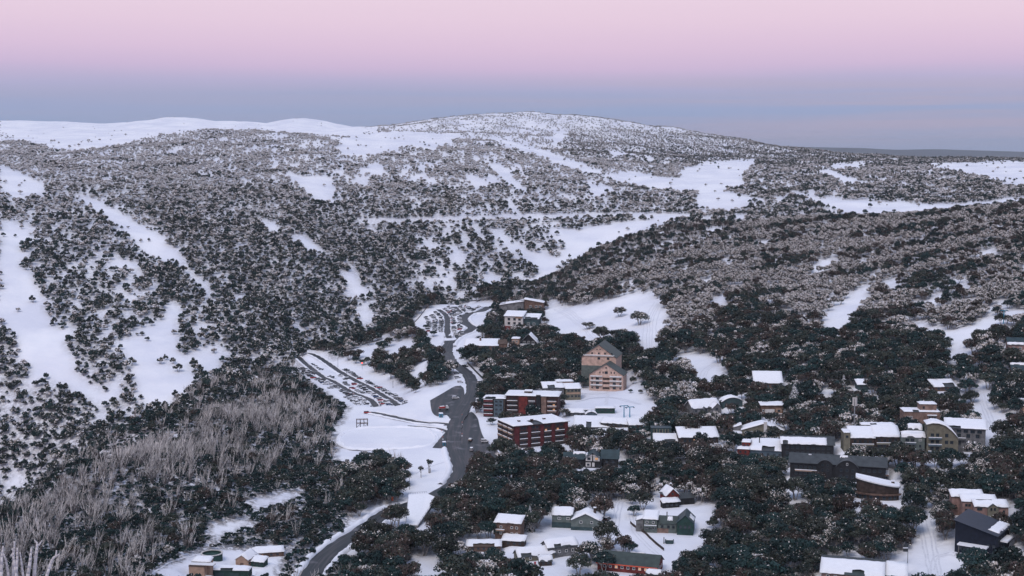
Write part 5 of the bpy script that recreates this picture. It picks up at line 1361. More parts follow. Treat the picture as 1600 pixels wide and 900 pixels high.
booth(694, 697, 'toilet_cabin', 'small blue cabin at the corner of the oval parking bays', 'cabin', 0.8, 2.3, M_BLUE)
# truck with red load
def truck():
    g = on_ground(693, 641); g.z += 0.3; t = empty('truck', g, math.radians(12)); tag(t, 'white flatbed truck with snowy red load on the left forecourt', 'truck')
    b = MB(); b.box(-3.4, 3.2, -1.1, 1.1, .7, 1.0); b.build('chassis', M_TYRE, t)
    b = MB(); extr(b, [(1.6, 1.0), (1.6, 2.7), (2.7, 2.7), (3.2, 1.9), (3.3, 1.0)], -1.1, 1.1); o = b.build('cab', PAINT['white'], t); bm_fix(o)
    b = MB(); extr(b, [(2.75, 1.9), (2.6, 2.5), (2.78, 2.6), (3.22, 1.9)], -1.0, 1.0); o = b.build('windscreen', M_GLASS, t); bm_fix(o)
    b = MB(); b.box(-3.4, 1.5, -1.2, 1.2, 1.003, 1.2); b.build('flatbed', M_STEEL, t)
    b = MB(); b.prism([(-3.0, -1.0), (1.0, -1.0), (1.2, 1.0), (-2.8, 1.0)], 1.203, [2.0, 2.3, 2.2, 1.9]); o = b.build('load', PAINT['red'], t)
    b = MB(); b.prism([(-2.4, -.6), (.4, -.7), (.5, .8), (-2.2, .9)], [2.06, 2.24, 2.2, 2.0], [2.4, 2.5, 2.5, 2.3]); b.build('snow', M_SNOWCAP, t)
    for x in (-2.3, 2.2):
        for y in (-1.0, 1.0):
            b = MB(); b.tube((x, y - .16, .5), (x, y + .16, .5), .5, .5, 10); b.build('wheel', M_TYRE, t)
truck()
# phone mast
def mast():
    g = on_ground(1334, 692); k = mpp(g.y); t = empty('phone_mast', g); tag(t, 'tall grey phone mast with white antenna panels above the olive apartments', 'mast')
    b = MB(); b.tube((0, 0, -1), (0, 0, 70 * k), .42, .25, 8); b.build('pole', M_STEEL, t)
    for i in range(5):
        a = i * 6.283 / 5; b = MB(); b.tube((.9 * math.cos(a), .9 * math.sin(a), 60 * k), (.9 * math.cos(a), .9 * math.sin(a), 73 * k), .36, .36, 6); b.build('antenna_panel', W['white'], t)
        b = MB(); b.tube((0, 0, 66 * k), (.9 * math.cos(a), .9 * math.sin(a), 66 * k), .07, .07, 4); b.build('bracket', M_STEEL, t)
    b = MB(); b.box(-1.2, 1.2, -1.2, 1.2, 45 * k, 45 * k + .2); b.build('platform', M_STEEL, t)
mast()
def lamp_post(px, py, h, label, lit=True, box=False):
    g = on_ground(px, py); t = empty('lamp_post', g); tag(t, label, 'lamp post')
    b = MB(); b.tube((0, 0, -.5), (0, 0, h), .12, .08, 6); b.build('pole', M_FRAME_D, t)
    b = MB(); b.tube((0, 0, h - .1), (.7, -.1, h), .05, .05, 5); b.build('arm', M_FRAME_D, t)
    o = MB().box(.45, .95, -.3, .1, h - .12, h + .05); o = o.build('lamp_head', M_FRAME_D, t)
    MB().box(.5, .9, -.25, .05, h - .16, h - .122).build('lens', mat('lamp_glow', (0.9, 0.9, 0.85), emit=(1, .95, .85), estr=6 if lit else 0), o)
    if box:
        MB().box(-1.9, -.13, -.12, .12, h - 3.2, h - 1.8).build('sign_board', M_FRAME_D, t); MB().box(-2.0, -.05, -.2, .2, h - 1.797, h - 1.5).build('snow', M_SNOWCAP, t)
        MB().box(-1.9, -.13, -.12, .12, h - 1.2, h - .2).build('sign_board', M_FRAME_D, t)
lamp_post(1418, 882, 8.5, 'black lamp post with two dark sign boards on the right snow lane', True, True)
lamp_post(528, 575, 9, 'slim lamp post on the bank above the lower car park, left one', True); lamp_post(614, 606, 9, 'slim lamp post on the bank above the lower car park, right one', True)
lamp_post(640, 765, 6, 'pale short post at the near left end of the ski bridge', False)
def red_lamp():
    g = on_ground(566, 577); t = empty('signal_lamp', g); tag(t, 'glowing red signal lamp on a pole above the lower car park', 'signal lamp')
    b = MB(); b.tube((0, 0, -.5), (0, 0, 5), .1, .08, 6); b.build('pole', M_FRAME_D, t)
    o = MB().box(-.4, .4, -.3, .3, 4.6, 5.6).build('housing', M_FRAME_D, t)
    b = MB(); b.tube((0, -.302, 5.1), (0, -.5, 5.1), .36, .30, 10); b.build('lens', mat('red_glow', (0.8, .05, .03), emit=(1, .06, .04), estr=9), o)
red_lamp()
# chairlift tower up the right hill
def lift_tower(px, py, hpx, label):
    g = on_ground(px, py); k = mpp(g.y); h = hpx * k; t = empty('lift_tower', g, .3); tag(t, label, 'lift tower', 'chairlift towers')
    b = MB(); b.tube((0, 0, -1), (0, 0, h), .38, .26, 8); b.build('pole', M_BLUE, t)
    b = MB(); b.box(-2.6, 2.6, -.18, .18, h, h + .4); b.build('crossarm', M_BLUE, t)
    for x in (-2.5, 2.5): MB().box(x - .15, x + .15, -1.3, 1.3, h - .35, h - .003).build('sheave', M_FRAME_D, t)
lift_tower(1568, 509, 24, 'blue chairlift tower standing in the snow strip at far right')
lift_tower(975, 652, 18, 'blue lift tower left of two on the village square'); lift_tower(984, 652, 16, 'blue lift tower right of two on the village square')
# orange padded post by the road
g = on_ground(613, 782); t = empty('padded_post', g); tag(t, 'orange padded post on the snow bank left of the ski bridge', 'padded post')
b = MB(); b.tube((0, 0, -.2), (0, 0, 1.5), .55, .6, 8); b.tube((0, 0, 1.5), (0, 0, 2.3), .6, .3, 8); b.build('pad', M_ORANGE, t)
b = MB(); b.tube((0, 0, 2.303), (0, 0, 2.7), .32, .1, 7); b.build('snow', M_SNOWCAP, t)
def sign(px, py, h, label, m, w=.5):
    g = on_ground(px, py); t = empty('road_sign', g); tag(t, label, 'sign')
    b = MB(); b.tube((0, 0, -.3), (0, 0, h), .06, .06, 5); b.build('pole', M_STEEL, t)
    MB().box(-w, w, -.1, -.062, h - 1.3, h).build('board', m, t)
sign(836, 896, 5.0, 'narrow red sign on a pole before the low cottage', PAINT['red'], .4)
sign(1093, 604, 3.0, 'small red sign standing on the snow below the ski run', PAINT['red'], .6)
# guard wall right of the road, fence below the dark green lodge
def wall_run(name, pix, h, w, m, label, cat, posts=0):
    ln = smooth_line([tuple(on_ground(*p)) for p in pix], 2.0); c = ln[0].copy()
    t = empty(name, Vector(c)); tag(t, label, cat)
    V, Fc = [], []
    tt = np.gradient(ln[:, :2], axis=0); tt /= np.linalg.norm(tt, axis=1)[:, None] + 1e-9
    for i in range(len(ln)):
        n = np.array([tt[i, 1], -tt[i, 0]]) * w / 2; z = gz(ln[i, 0], ln[i, 1]) - c[2]
        for s_, zz in ((-1, -.5), (-1, h), (1, h), (1, -.5)): V.append((ln[i, 0] - c[0] + n[0] * s_, ln[i, 1] - c[1] + n[1] * s_, z + zz))
    for i in range(len(ln) - 1):
        for q in range(3): Fc.append((i * 4 + q, i * 4 + q + 1, (i + 1) * 4 + q + 1, (i + 1) * 4 + q))
    Fc += [(0, 1, 2, 3), tuple((len(ln) - 1) * 4 + v for v in (3, 2, 1, 0))]
    o = mesh_obj('rail', V, Fc, m, t); bm_fix(o)
    sv = [(v[0], v[1], v[2] + (.22 if i % 4 in (1, 2) else h + .52)) for i, v in enumerate(V)]
    for i in range(0, len(ln), 4):
        z = gz(ln[i, 0], ln[i, 1]) - c[2]
        b = MB(); x, y = ln[i, 0] - c[0], ln[i, 1] - c[1]; b.box(x - .12, x + .12, y - .12 - w, y - w / 2 - .01, z - .6, z + h + .15); b.build('post', m, t)
wall_run('guard_wall', [(731, 569), (741, 579), (752, 590), (765, 603)], 1.3, .3, W['black'], 'black guard wall running down beside the road bend to the red apartments', 'wall')
wall_run('fence', [(985, 818), (1000, 829), (1018, 844), (1037, 860)], 1.1, .25, W['darkbrown'], 'dark low fence along the snow lane in front of the dark green lodge', 'fence')
wall_run('snow_fence', [(645, 507), (668, 480), (690, 473), (720, 471), (750, 470)], .9, .2, W['darkbrown'], 'dark low fence around the far edge of the upper car park', 'fence')
wall_run('pipe_rail', [(352, 856), (368, 853), (386, 849)], 1.0, .3, M_STEEL, 'pale pipe rail leading away from the round tank', 'rail')
# skip bin
g = on_ground(1046, 849); t = empty('skip_bin', g, -.1); tag(t, 'open teal skip bin on the snow before the dark green lodge', 'skip bin')
b = MB(); b.prism([(-1.6, -.9), (1.6, -.9), (1.9, .9), (-1.9, .9)], 0, 1.6); b.build('tub', W['teal'], t); MB().box(-1.5, 1.5, -.7, .7, 1.603, 1.8).build('snow', M_SNOWCAP, t); MB().box(-2.6, -2.2, -.5, .5, -.3, 2.6).build('panel', W['grey'], t)
# round tank in the service yard
g = on_ground(331, 872); k = mpp(g.y); t = empty('water_tank', g); tag(t, 'round open water tank with pale rim in the service yard', 'tank')
n = 28; ro, ri = 17 * k, 15.6 * k; vs = []
for rr, z in ((ro, -2), (ro, 8 * k), (ri, 8 * k), (ri, 5 * k)): vs += [(rr * math.cos(6.283 * i / n), rr * math.sin(6.283 * i / n), z) for i in range(n)]
fs = [(q * n + i, q * n + (i + 1) % n, (q + 1) * n + (i + 1) % n, (q + 1) * n + i) for q in range(3) for i in range(n)] + [tuple(3 * n + i for i in range(n))]
o = mesh_obj('shell', vs, fs, W['forest'], t); bm_fix(o)
vs = []
for rr, z in ((ro + .15, 8 * k + .003), (ro + .15, 8 * k + .25), (ri - .1, 8 * k + .25), (ri - .1, 8 * k + .003)): vs += [(rr * math.cos(6.283 * i / n), rr * math.sin(6.283 * i / n), z) for i in range(n)]
o = mesh_obj('rim', vs, [(q * n + i, q * n + (i + 1) % n, ((q + 1) % 4) * n + (i + 1) % n, ((q + 1) % 4) * n + i) for q in range(4) for i in range(n)], W['white'], t); bm_fix(o)
BLOCKED.append((g.x, g.y, 1, 0, ro, ro))
# timber frame hut by the oval
g = on_ground(566, 668); k = mpp(g.y) * 0.72; t = empty('timber_frame', g, .15); tag(t, 'open dark timber frame with ladders on the snow left of the oval', 'timber frame')
for x in (-12, -4, 4, 12):
    for y in (0, 9): MB().box((x - .6) * k, (x + .6) * k, y * k, (y + 1.2) * k, -1, 17 * k).build('post', W['darkbrown'], t)
for z in (8, 16.6): 
    for y in (0.1, 9.1): MB().box(-13 * k, 13 * k, (y + .2) * k, (y + 1.0) * k, z * k, (z + 1) * k).build('beam', W['brown'], t)
for x in (-12, 4):
    b = MB(); b.tube((x * k, .5 * k, 0), ((x + 8) * k, .5 * k, 8 * k), .12, .12, 5); b.build('brace', W['darkbrown'], t)
MB().box(-3 * k, 13 * k, 1.3 * k, 8.9 * k, 9 * k, 10 * k).build('platform', W['brown'], t); MB().box(-3 * k, 13 * k, 1.4 * k, 8.8 * k, 10.02 * k, 11 * k).build('snow', M_SNOWCAP, t)
# ski bridge over the road
def plane_px(px, py, z):
    x, y, zz = ray(px, py); f = z / zz; return (x * f, y * f, z)
def ski_bridge():
    gm = _main[_iR]; z = gm[2] + 5.6
    P = [tuple(ground_at(*p)) for p in ((634, 824), (653, 825))] + [plane_px(*p, z) for p in ((683, 779), (667, 772), (638, 774))]
    dz = [1.0, 1.0] + [0.0] * 3
    c = np.mean(P, 0); t = empty('ski_bridge', (c[0], c[1], gm[2])); tag(t, 'broad snow-covered ski bridge slab spanning the road', 'bridge')
    loc = [(p[0] - c[0], p[1] - c[1]) for p in P]; zz = z - gm[2]
    zl = [p[2] - gm[2] + d for p, d in zip(P, dz)]
    b = MB(); b.prism(loc, [v - 1.0 for v in zl], zl); o = b.build('deck', W['grey'], t); bm_fix(o)
    b = MB(); b.prism([(x * .985, y * .985) for x, y in loc], [v + .003 for v in zl], [v + .5 for v in zl]); s = b.build('snow_cover', M_SNOWCAP, o); bm_fix(s)
    for a, q in ((3, 4),):
        (x0, y0), (x1, y1) = loc[a], loc[q]
        b = MB(); d = Vector((x1 - x0, y1 - y0, 0)).normalized(); n_ = Vector((-d.y, d.x, 0)) * .5
        b.prism([(x0 - n_.x, y0 - n_.y), (x1 - n_.x, y1 - n_.y), (x1 + n_.x, y1 + n_.y), (x0 + n_.x, y0 + n_.y)], -4, zz - 1.003); o2 = b.build('abutment', W['grey'], t); bm_fix(o2)
    for a, q in ((4, 0), (2, 1), (3, 4)):
        (x0, y0), (x1, y1) = loc[a], loc[q]
        for i in range(9):
            f = i / 8; x, y = x0 + (x1 - x0) * f, y0 + (y1 - y0) * f; zh = zl[a] + (zl[q] - zl[a]) * f
            b = MB(); b.tube((x, y, zh), (x, y, zh + 1.3), .06, .06, 5); b.build('railing_post', M_STEEL, t)
        b = MB(); b.tube((x0, y0, zl[a] + 1.25), (x1, y1, zl[q] + 1.25), .05, .05, 5); b.build('railing_bar', M_STEEL, t)
    xs = [p[0] for p in P]; ys = [p[1] for p in P]
    BLOCKED.append((c[0], c[1], 1, 0, (max(xs) - min(xs)) / 2, (max(ys) - min(ys)) / 2)); BLOCKED.append((c[0], min(ys) - 8, 1, 0, 6, 10))
ski_bridge()

# packed wheel ruts, footpaths and ski tracks pressed into the snow
M_RUT = mat('packed_snow', (0.60, 0.61, 0.67), rough=0.7, color2=(0.74, 0.75, 0.80), scale=0.6, bump=0.4, bscale=1.5)
def rut(name, pix, offs, half):
    ln = smooth_line([tuple(ground_at(*p)) for p in pix], 1.5)
    t = np.gradient(ln[:, :2], axis=0); t /= np.linalg.norm(t, axis=1)[:, None] + 1e-9
    nrm = np.stack([t[:, 1], -t[:, 0]], 1)
    V, Fc = [], []
    for off in offs:
        c = ln[:, :2] + nrm * (off + waves(ln[:, 0], ln[:, 1], 20, 0.25, 4, int(abs(off) * 10) + 3))[:, None]
        b = len(V)
        for i in range(len(c)):
            for s in (-1, 1):
                q = c[i] + nrm[i] * half * s; V.append((q[0], q[1], gz(q[0], q[1]) + 0.07))
        for i in range(len(c) - 1): Fc.append((b + 2 * i, b + 2 * i + 1, b + 2 * i + 3, b + 2 * i + 2))
    o = mesh_obj(name, V, Fc, M_RUT); tag(o, kind='structure'); return o
for pix, offs, half in (
  ([(1446,812),(1450,835),(1455,860),(1460,885),(1464,905)], (-2.2,-.6,1.6,3.0), .35), ([(1500,872),(1480,866),(1462,872),(1455,890)], (-.8,.8), .35),
  ([(972,776),(966,800),(962,825),(945,842),(915,850)], (-1.0,.7,2.2), .3), ([(985,800),(992,830),(1010,850),(1030,868)], (-.7,.8), .3),
  ([(1526,560),(1530,600),(1540,640),(1552,665)], (-1.6,0,1.5), .4),
  ([(870,482),(905,505),(930,528)], (-5,-3.2,-1,1.4,3), .3), ([(1030,470),(1015,500),(1012,545)], (-6,-3,-1,1,4), .3), ([(1120,565),(1100,580),(1095,596)], (-3,-1,1.5), .3),
  ([(900,628),(930,622),(960,622),(1000,632)], (-1.2,.6), .4), ([(905,612),(925,616),(950,614)], (0,), .6), ([(230,898),(262,878),(300,866)], (-1.2,.9), .4),
  ([(650,740),(670,730),(695,722)], (0,), .4), ([(950,612),(949,622),(947,632)], (0,), 1.2)):
    rut('packed_snow_track', pix, offs, half)

# ------------------------------------------------------------------ trees that stand apart in the photograph
HAND_GUMS = [ # px, base row, crown width px, shape, label
 (968, 495, 24, 'r', 'round frosted snow gum, upper left of two on the ski run'), (999, 508, 32, 'r', 'large frosted snow gum, right of two on the ski run'),
 (919, 514, 25, 'l', 'low flat-topped shrub gum at the left lower edge of the ski run'), (939, 533, 32, 'g', 'dark spreading gum at the lower left edge of the ski run'),
 (978, 549, 46, 'g', 'big dark gum standing alone behind the pink hotel'), (574, 718, 17, 'g', 'small dark gum alone on the snow slope below the oval'),
 (658, 746, 11, 't', 'slim palm-like gum, left of a pair above the ski bridge'), (671, 739, 13, 't', 'slim palm-like gum, right of a pair above the ski bridge'),
 (665, 514, 10, 'g', 'small dark gum on the snow left of the upper car park'), (677, 526, 14, 'g', 'round dark gum left of the road below the upper car park'),
 (985, 614, 9, 'g', 'little bush gum right of the hotel forecourt, left of two'), (1001, 615, 9, 'g', 'little bush gum right of the hotel forecourt, right of two'),
 (882, 652, 22, 'f', 'snow-laden dark tree between the rear red block and the square'),
 (860, 597, 24, 'g', 'round gum beside the flat-roofed olive lodge'), (1055, 640, 44, 'r', 'wide frosted gum right of the village square'),
 (905, 898, 46, 'g', 'big dark gum in front of the tiny square hut, bottom centre'), (944, 893, 44, 'g', 'big dark gum left of the red-trimmed long lodge'),
 (925, 872, 30, 'r', 'frosted gum right of the grey-green house'), (984, 866, 30, 'g', 'dark gum behind the red-trimmed long lodge'),
 (1078, 888, 40, 'g', 'dark gum right of the red-trimmed long lodge, left one'), (1112, 858, 46, 'g', 'big dark gum right of the skip bin'), (1132, 892, 52, 'g', 'big dark gum at the bottom edge below the dark green lodge'),
 (908, 606, 26, 'g', 'dark gum against the left wall of the pink hotel'), (916, 598, 22, 'g', 'dark gum behind the left corner of the pink hotel'), (1005, 588, 40, 'g', 'big dark gum right of the pink hotel'),
 (768, 664, 16, 'g', 'small gum at the left end of the rear red block'), (1270, 772, 44, 'g', 'dark gum in front of the long dark lodge, left one'), (1310, 778, 46, 'g', 'dark gum in front of the long dark lodge, right one'),
 (1160, 742, 44, 'g', 'dark gum in front of the red and teal lodge, left one'), (1200, 752, 46, 'g', 'dark gum in front of the red and teal lodge, right one'), (1520, 898, 60, 'g', 'wide spreading gum in front of the navy steel house'),
 (995, 664, 12, 'g', 'small gum behind the shop at the right end of the square'),
]

# ------------------------------------------------------------------ build ground mesh and plant the woods
def plant():
    global HM
    _, HM = visible_ground()
    r = np.random.default_rng(5)
    singles = {'gum': [], 'bare': []}
    # ---- beyond the valley
    q = jitter_points(880, 3500, -0.46, 0.46, 4.5, 21)
    x, y = q[:, 0], q[:, 1]
    z = height(x, y)
    px, py = project(x, y, z)
    far = y > np.interp(px, DV_PX, DV)
    h = 4.5 / y * F
    thin = (py > 325) & (py < 352) & (px > 555) & (px < 1085)
    vis = z / y >= horizon_before(x, y) - 0.002
    px0, py0 = px, py
    wp = waves(x, y, 30, 1.0, 7, 35); wq = waves(x, y, 24, 1.0, 7, 36)
    px, py = px + wp * 2.4, py + wq * 1.5
    cl = (mask_polys(px, py, CLEAR_FAR) | (mask_polys(px, py - h * 0.7, CLEAR_FAR) & ~thin) | mask_polys(px, py - h * 0.35, CLEAR_FAR)) & (z / y >= horizon_before(x, y) - 4.5 / y)
    px, py = px0, py0
    cl &= ~(r.random(len(x)) < np.where((px < 360) & (py > 330), 0.030, 0.016))
    cl |= mask_polys(px, py - h * 0.55, CLEAR_FAR[21:22]) | mask_polys(px, py - h * 0.3, CLEAR_FAR[21:22]) | mask_polys(px, py, CLEAR_FAR[21:22])
    n1 = waves(x, y, 90, 1.0, 8, 31); n2 = waves(x * 1.6, y * 0.7, 38, 1.0, 8, 32); n3 = waves(x, y, 16, 1.0, 8, 33)
    patch = n1 * 0.45 + n2 * 0.6 + n3 * 0.75
    thr = np.full(len(x), -0.95)
    left = np.clip((430 - px) / 250, 0, 1) * np.clip((py - 330) / 120, 0, 1) * np.clip((600 - py + px * 0.1) / 60, 0, 1)
    thr += left * 0.6
    thr -= np.where((px > 250) & (px < 720) & (py > 285) & (py < 470), 0.3, 0)
    thr += np.where((px > 640) & (px < 880) & (py > 350), 0.75, 0)
    thr += np.where((py < 330) & (px > 420), 0.40, 0)
    thr += np.where(py < 290, 0.25, 0)
    top = (y > 2480)
    thr += np.where(top, 0.35, 0)
    keep = far & ~cl & (patch > thr)
    dn = r.random(len(x))
    rightscrub = (px > 880) & top
    keep |= far & ~cl & rightscrub & (patch > -0.9) & (py > 196 + (px - 880) * 0.06)
    keep &= ~(top & ~rightscrub & (px < 590) & (dn > 0.12))
    keep &= ~(top & (px >= 590) & (px < 880) & (dn > 0.84))
    keep &= (dn < np.where(px < 230, 0.72, np.where(px < 720, 0.86, 0.80)))
    # beyond the skyline nothing more is planted
    keep &= (y < 3350) & (z / y >= horizon_before(x, y) - 0.012)
    k = np.where(keep)[0]
    X, Y, Z, PX, PY = x[k], y[k], z[k], px[k], py[k]
    n = len(k)
    fr = np.interp(PY, [200, 250, 275, 320, 420, 640], [1.5, 1.42, 1.05, 0.5, 0.2, 0.1]) * np.clip(1.0 + 0.5 * waves(X * 0.7, Y, 70, 1.0, 8, 48), 0.3, 1.6)
    fr = np.where((Y > 2400) & (PX > 880), 1.0 - 0.6 * np.clip((PY - 200) / 45, 0, 1) + n1[k] * 0.2, fr)
    fr = np.where((PX > 1180) & (PY > 255), fr * 0.62, fr)
    t = r.random(n)
    var = np.empty(n, int)
    pick = lambda kind, m: r.choice(PKIND[kind], m)
    a = t < fr * 0.7; b = (~a) & (t < fr * 1.1 + 0.12); c = ~(a | b)
    var[a] = pick('far_rime', a.sum()); var[b] = pick('far_mid', b.sum()); var[c] = pick('far', c.sum())
    sc = r.uniform(0.40, 1.08, n) * r.uniform(0.85, 1.15, n) * np.interp(PY, [190, 230, 300, 420, 700], [0.55, 0.75, 0.88, 1.0, 1.05]) * np.where(Y > 2480, 0.8, 1.0)
    S = np.stack([sc * r.uniform(.9, 1.15, n), sc * r.uniform(.9, 1.15, n), sc * r.uniform(1.05, 1.45, n)], 1)
    R_ = np.stack([r.normal(0, .05, n), r.normal(0, .05, n), r.uniform(0, 6.283, n)], 1)
    wood('far_slope_wood', np.stack([X, Y, Z - 0.1], 1), var, S, R_, 'dark snow gum woodland spread over the far valley slope and ridges', 'woodland')
    scrub_pts = [(X, Y)]
    # ---- near side: village, right hill, left spur
    q = jitter_points(430, 1620, -0.46, 0.47, 4.3, 22)
    x, y = q[:, 0], q[:, 1]
    z = height(x, y)
    px, py = project(x, y, z)
    near = y <= np.interp(px, DV_PX, DV)
    sc0 = r.uniform(0.55, 1.2, len(x)) * r.uniform(0.9, 1.1, len(x))
    hillf = np.clip((540 - py) / 90, 0, 1) * (px > 780)
    sc0 *= 1 - 0.45 * hillf
    sc0 = np.where((px < 540) & (py > 545), sc0 * 0.9, sc0)
    h = 7.5 * sc0 / y * F
    seen_clear = z / y >= horizon_before(x, y) - 7.0 / y
    px0, py0 = px, py
    wp = waves(x, y, 26, 1.0, 7, 45); wq = waves(x, y, 22, 1.0, 7, 46)
    px, py = px + wp * 2.6, py + wq * 2.0
    cl = (mask_polys(px, py, CLEAR_NEAR) | mask_polys(px, py - h * 0.75, CLEAR_NEAR) | mask_polys(px, py - h * 0.4, CLEAR_NEAR)) & seen_clear
    px, py = px0, py0
    keep = near & ~cl & ~near_road(x, y, 5.0) & ~in_building(x, y, 2.4)
    # trees that would stand in front of a building face are left to the hand-placed ones
    keep &= ~mask_polys(px, py, KEEP_OPEN)
    hw = 4.6 * sc0 / y * F; tp = py - 9.0 * sc0 / y * F
    okv = np.ones(len(x), bool)
    for a, b_, t_, bo, yb in VISRECT: okv &= ~((y < yb) & (px + hw * 0.75 > a) & (px - hw * 0.75 < b_) & (tp < bo) & (py > t_))
    keep &= okv | (r.random(len(x)) < 0.04)
    n1 = waves(x, y, 70, 1.0, 8, 41); n2 = waves(x, y, 22, 1.0, 8, 42)
    spur = (px < 540) & (py > 545) & (y < 1180)
    thr = np.where(spur, -3.0, -1.45)
    thr = np.where((py < 520) & (px > 960), -0.42, thr)
    keep &= (n1 * 0.4 + n2 * 0.6 > thr)
    dn = r.random(len(x))
    keep &= dn < np.where(spur, 0.80, 0.50 + 0.36 * hillf)
    k = np.where(keep)[0]
    X, Y, Z, PX, PY, SP = x[k], y[k], z[k], px[k], py[k], spur[k]
    n = len(k)
    N1 = n1[k]
    # the spur: bleached dead gums in bands over dark scrub
    band = np.sin((PY + (PX - 250) * 0.55) / 27.0 + N1 * 0.9) 
    edge = np.interp(PX, [0, 100, 200, 330, 430, 520], [812, 728, 662, 602, 573, 600])
    crest = PY - edge < 34 + 14 * np.clip((PX - 120) / 100, 0, 1)
    lower = (PY > np.interp(PX, [0, 200, 300, 400, 540], [905, 860, 800, 745, 690]))
    t = r.random(n)
    pb = np.where(SP, np.where(lower, np.where(PX < 300, 0.35, 0.10), np.where(crest, 0.12, np.where(band > -0.45, 0.85, 0.28))), 0.0)
    flank = np.clip((np.interp(PX, [830, 900, 1000, 1100, 1200], [452, 405, 372, 354, 348]) + 42 - PY) / 10, 0, 1) * np.clip((1230 - PX) / 160, 0, 1) * ((PX > 800) & (PY < 480))
    pb = np.where(flank > 0, flank * 0.45, pb)
    pb = np.where((PX > 380) & (PX < 470) & (PY < 610) & SP, 0.1, pb)
    isb = t < pb
    fr = np.where(PY < 520, np.interp(PX, [840, 1000, 1250, 1600], [0.15, 0.85, 0.85, 0.45]), 0.14) + N1 * 0.12
    flank = np.clip((np.interp(PX, [830, 900, 1000, 1100, 1200], [452, 405, 372, 354, 348]) + 42 - PY) / 10, 0, 1) * np.clip((1230 - PX) / 160, 0, 1)
    fr = fr * (1 - 0.8 * flank)
    fr = fr * np.clip(1.0 + 0.9 * waves(X * 0.5, Y, 60, 1.0, 8, 47), 0.05, 2.0)
    fr = np.where(SP, 0.04, fr)
    t = r.random(n)
    var = np.empty(n, int)
    a = t < fr; b = (~a) & (t < fr + 0.22); c = ~(a | b)
    var[a] = pick('mid_rime', a.sum()); var[b] = pick('mid_brown', b.sum()); var[c] = pick('mid', c.sum())
    under = SP & ~isb & (r.random(n) < 0.55)
    var[under] = pick('bush', under.sum())
    var[isb] = pick('bare', isb.sum())
    sc = sc0[k]
    sc = np.where(SP & ~isb & ~under, sc * 0.55, sc)
    S = np.stack([sc * r.uniform(.9, 1.15, n), sc * r.uniform(.9, 1.15, n), sc * r.uniform(.9, 1.2, n) * np.where(PY < 480, 1.25, 1.0)], 1)
    tilt = np.where(isb, 0.10, 0.05)
    R_ = np.stack([r.normal(0, 1, n) * tilt, r.normal(0.0, 1, n) * tilt + np.where(isb, 0.12, 0), r.uniform(0, 6.283, n)], 1)
    R_[isb, 2] = r.uniform(-0.6, 0.6, isb.sum())
    inframe = (PX > 5) & (PX < 1595) & (PY < 898) & (Z / Y >= horizon_before(X, Y) - 0.004)
    single = np.zeros(n, bool)
    for kind, sel in (('gum', ~isb & ~under & ~SP), ('bare', isb & SP)):
        c = np.where(sel & inframe)[0]
        size = sc[c] / Y[c]
        best = c[np.argsort(-size)[:(300 - N_HAND_GUMS) if kind == 'gum' else 160]]
        single[best] = True
        for i in best: singles[kind].append((X[i], Y[i], Z[i], sc[i], R_[i], int(var[i]), PX[i], PY[i]))
    o = ~single
    P = np.stack([X, Y, Z - 0.1], 1)
    sp_m = o & SP; rt = o & ~SP & (PY < 560) & (PX > 790); vl = o & ~SP & ~rt
    wood('spur_wood', P[sp_m], var[sp_m], S[sp_m], R_[sp_m], 'bleached dead gums and dark scrub covering the left spur', 'woodland')
    wood('hillside_wood', P[rt], var[rt], S[rt], R_[rt], 'rime-dusted snow gum woodland on the hill above the village', 'woodland')
    wood('village_wood', P[vl], var[vl], S[vl], R_[vl], 'dark snow gums growing thick between the village lodges and car parks', 'woodland')
    # dark undergrowth carpeting the spur
    q = jitter_points(440, 1180, -0.46, -0.10, 3.0, 23)
    x, y = q[:, 0], q[:, 1]; z = height(x, y); px, py = project(x, y, z)
    m = (px < 540) & (py > 545) & (y < np.interp(px, DV_PX, DV)) & ~mask_polys(px, py, CLEAR_NEAR) & ~near_road(x, y, 2) & ~in_building(x, y, 1) & (r.random(len(x)) < 0.8)
    m &= z / y >= horizon_before(x, y) - 0.01
    x, y, z = x[m], y[m], z[m]; n = len(x)
    sc = r.uniform(0.5, 1.0, n)
    wood('spur_undergrowth', np.stack([x, y, z - 0.2], 1), r.choice(PKIND['bush'], n), np.stack([sc, sc, sc], 1), np.stack([np.zeros(n), np.zeros(n), r.uniform(0, 6.28, n)], 1), 'dark low scrub carpeting the ground between the dead gums', 'undergrowth')
    # scrub attribute of the ground: more litter where trees stand thick
    acc = np.zeros(GZ.shape)
    for xs, ys in ((q[:0, 0], q[:0, 1]), (X, Y), scrub_pts[0], (x, y)):
        if len(xs) == 0: continue
        j = np.rint((xs / ys - U[0]) / (U[1] - U[0])).astype(int); i = np.clip(np.searchsorted(DD, ys), 0, len(DD) - 1)
        okk = (j >= 0) & (j < len(U))
        np.add.at(acc, (i[okk], j[okk]), 1.0)
    from_cells = acc
    for ax in (0, 1):
        kw = 3
        pad = np.pad(from_cells, [(kw, kw) if a == ax else (0, 0) for a in (0, 1)], mode='edge')
        from_cells = sum(np.take(pad, range(i, i + acc.shape[ax]), axis=ax) for i in range(2 * kw + 1)) / (2 * kw + 1)
    area = (DD * (U[1] - U[0]))[:, None] * np.gradient(DD)[:, None]
    dens = from_cells / area
    return singles, np.clip(dens * 27.0 - 0.12, 0, 0.9) * np.interp(GY, [1000, 1050, 1600, 1950], [1.0, 0.75, 0.7, 0.25])

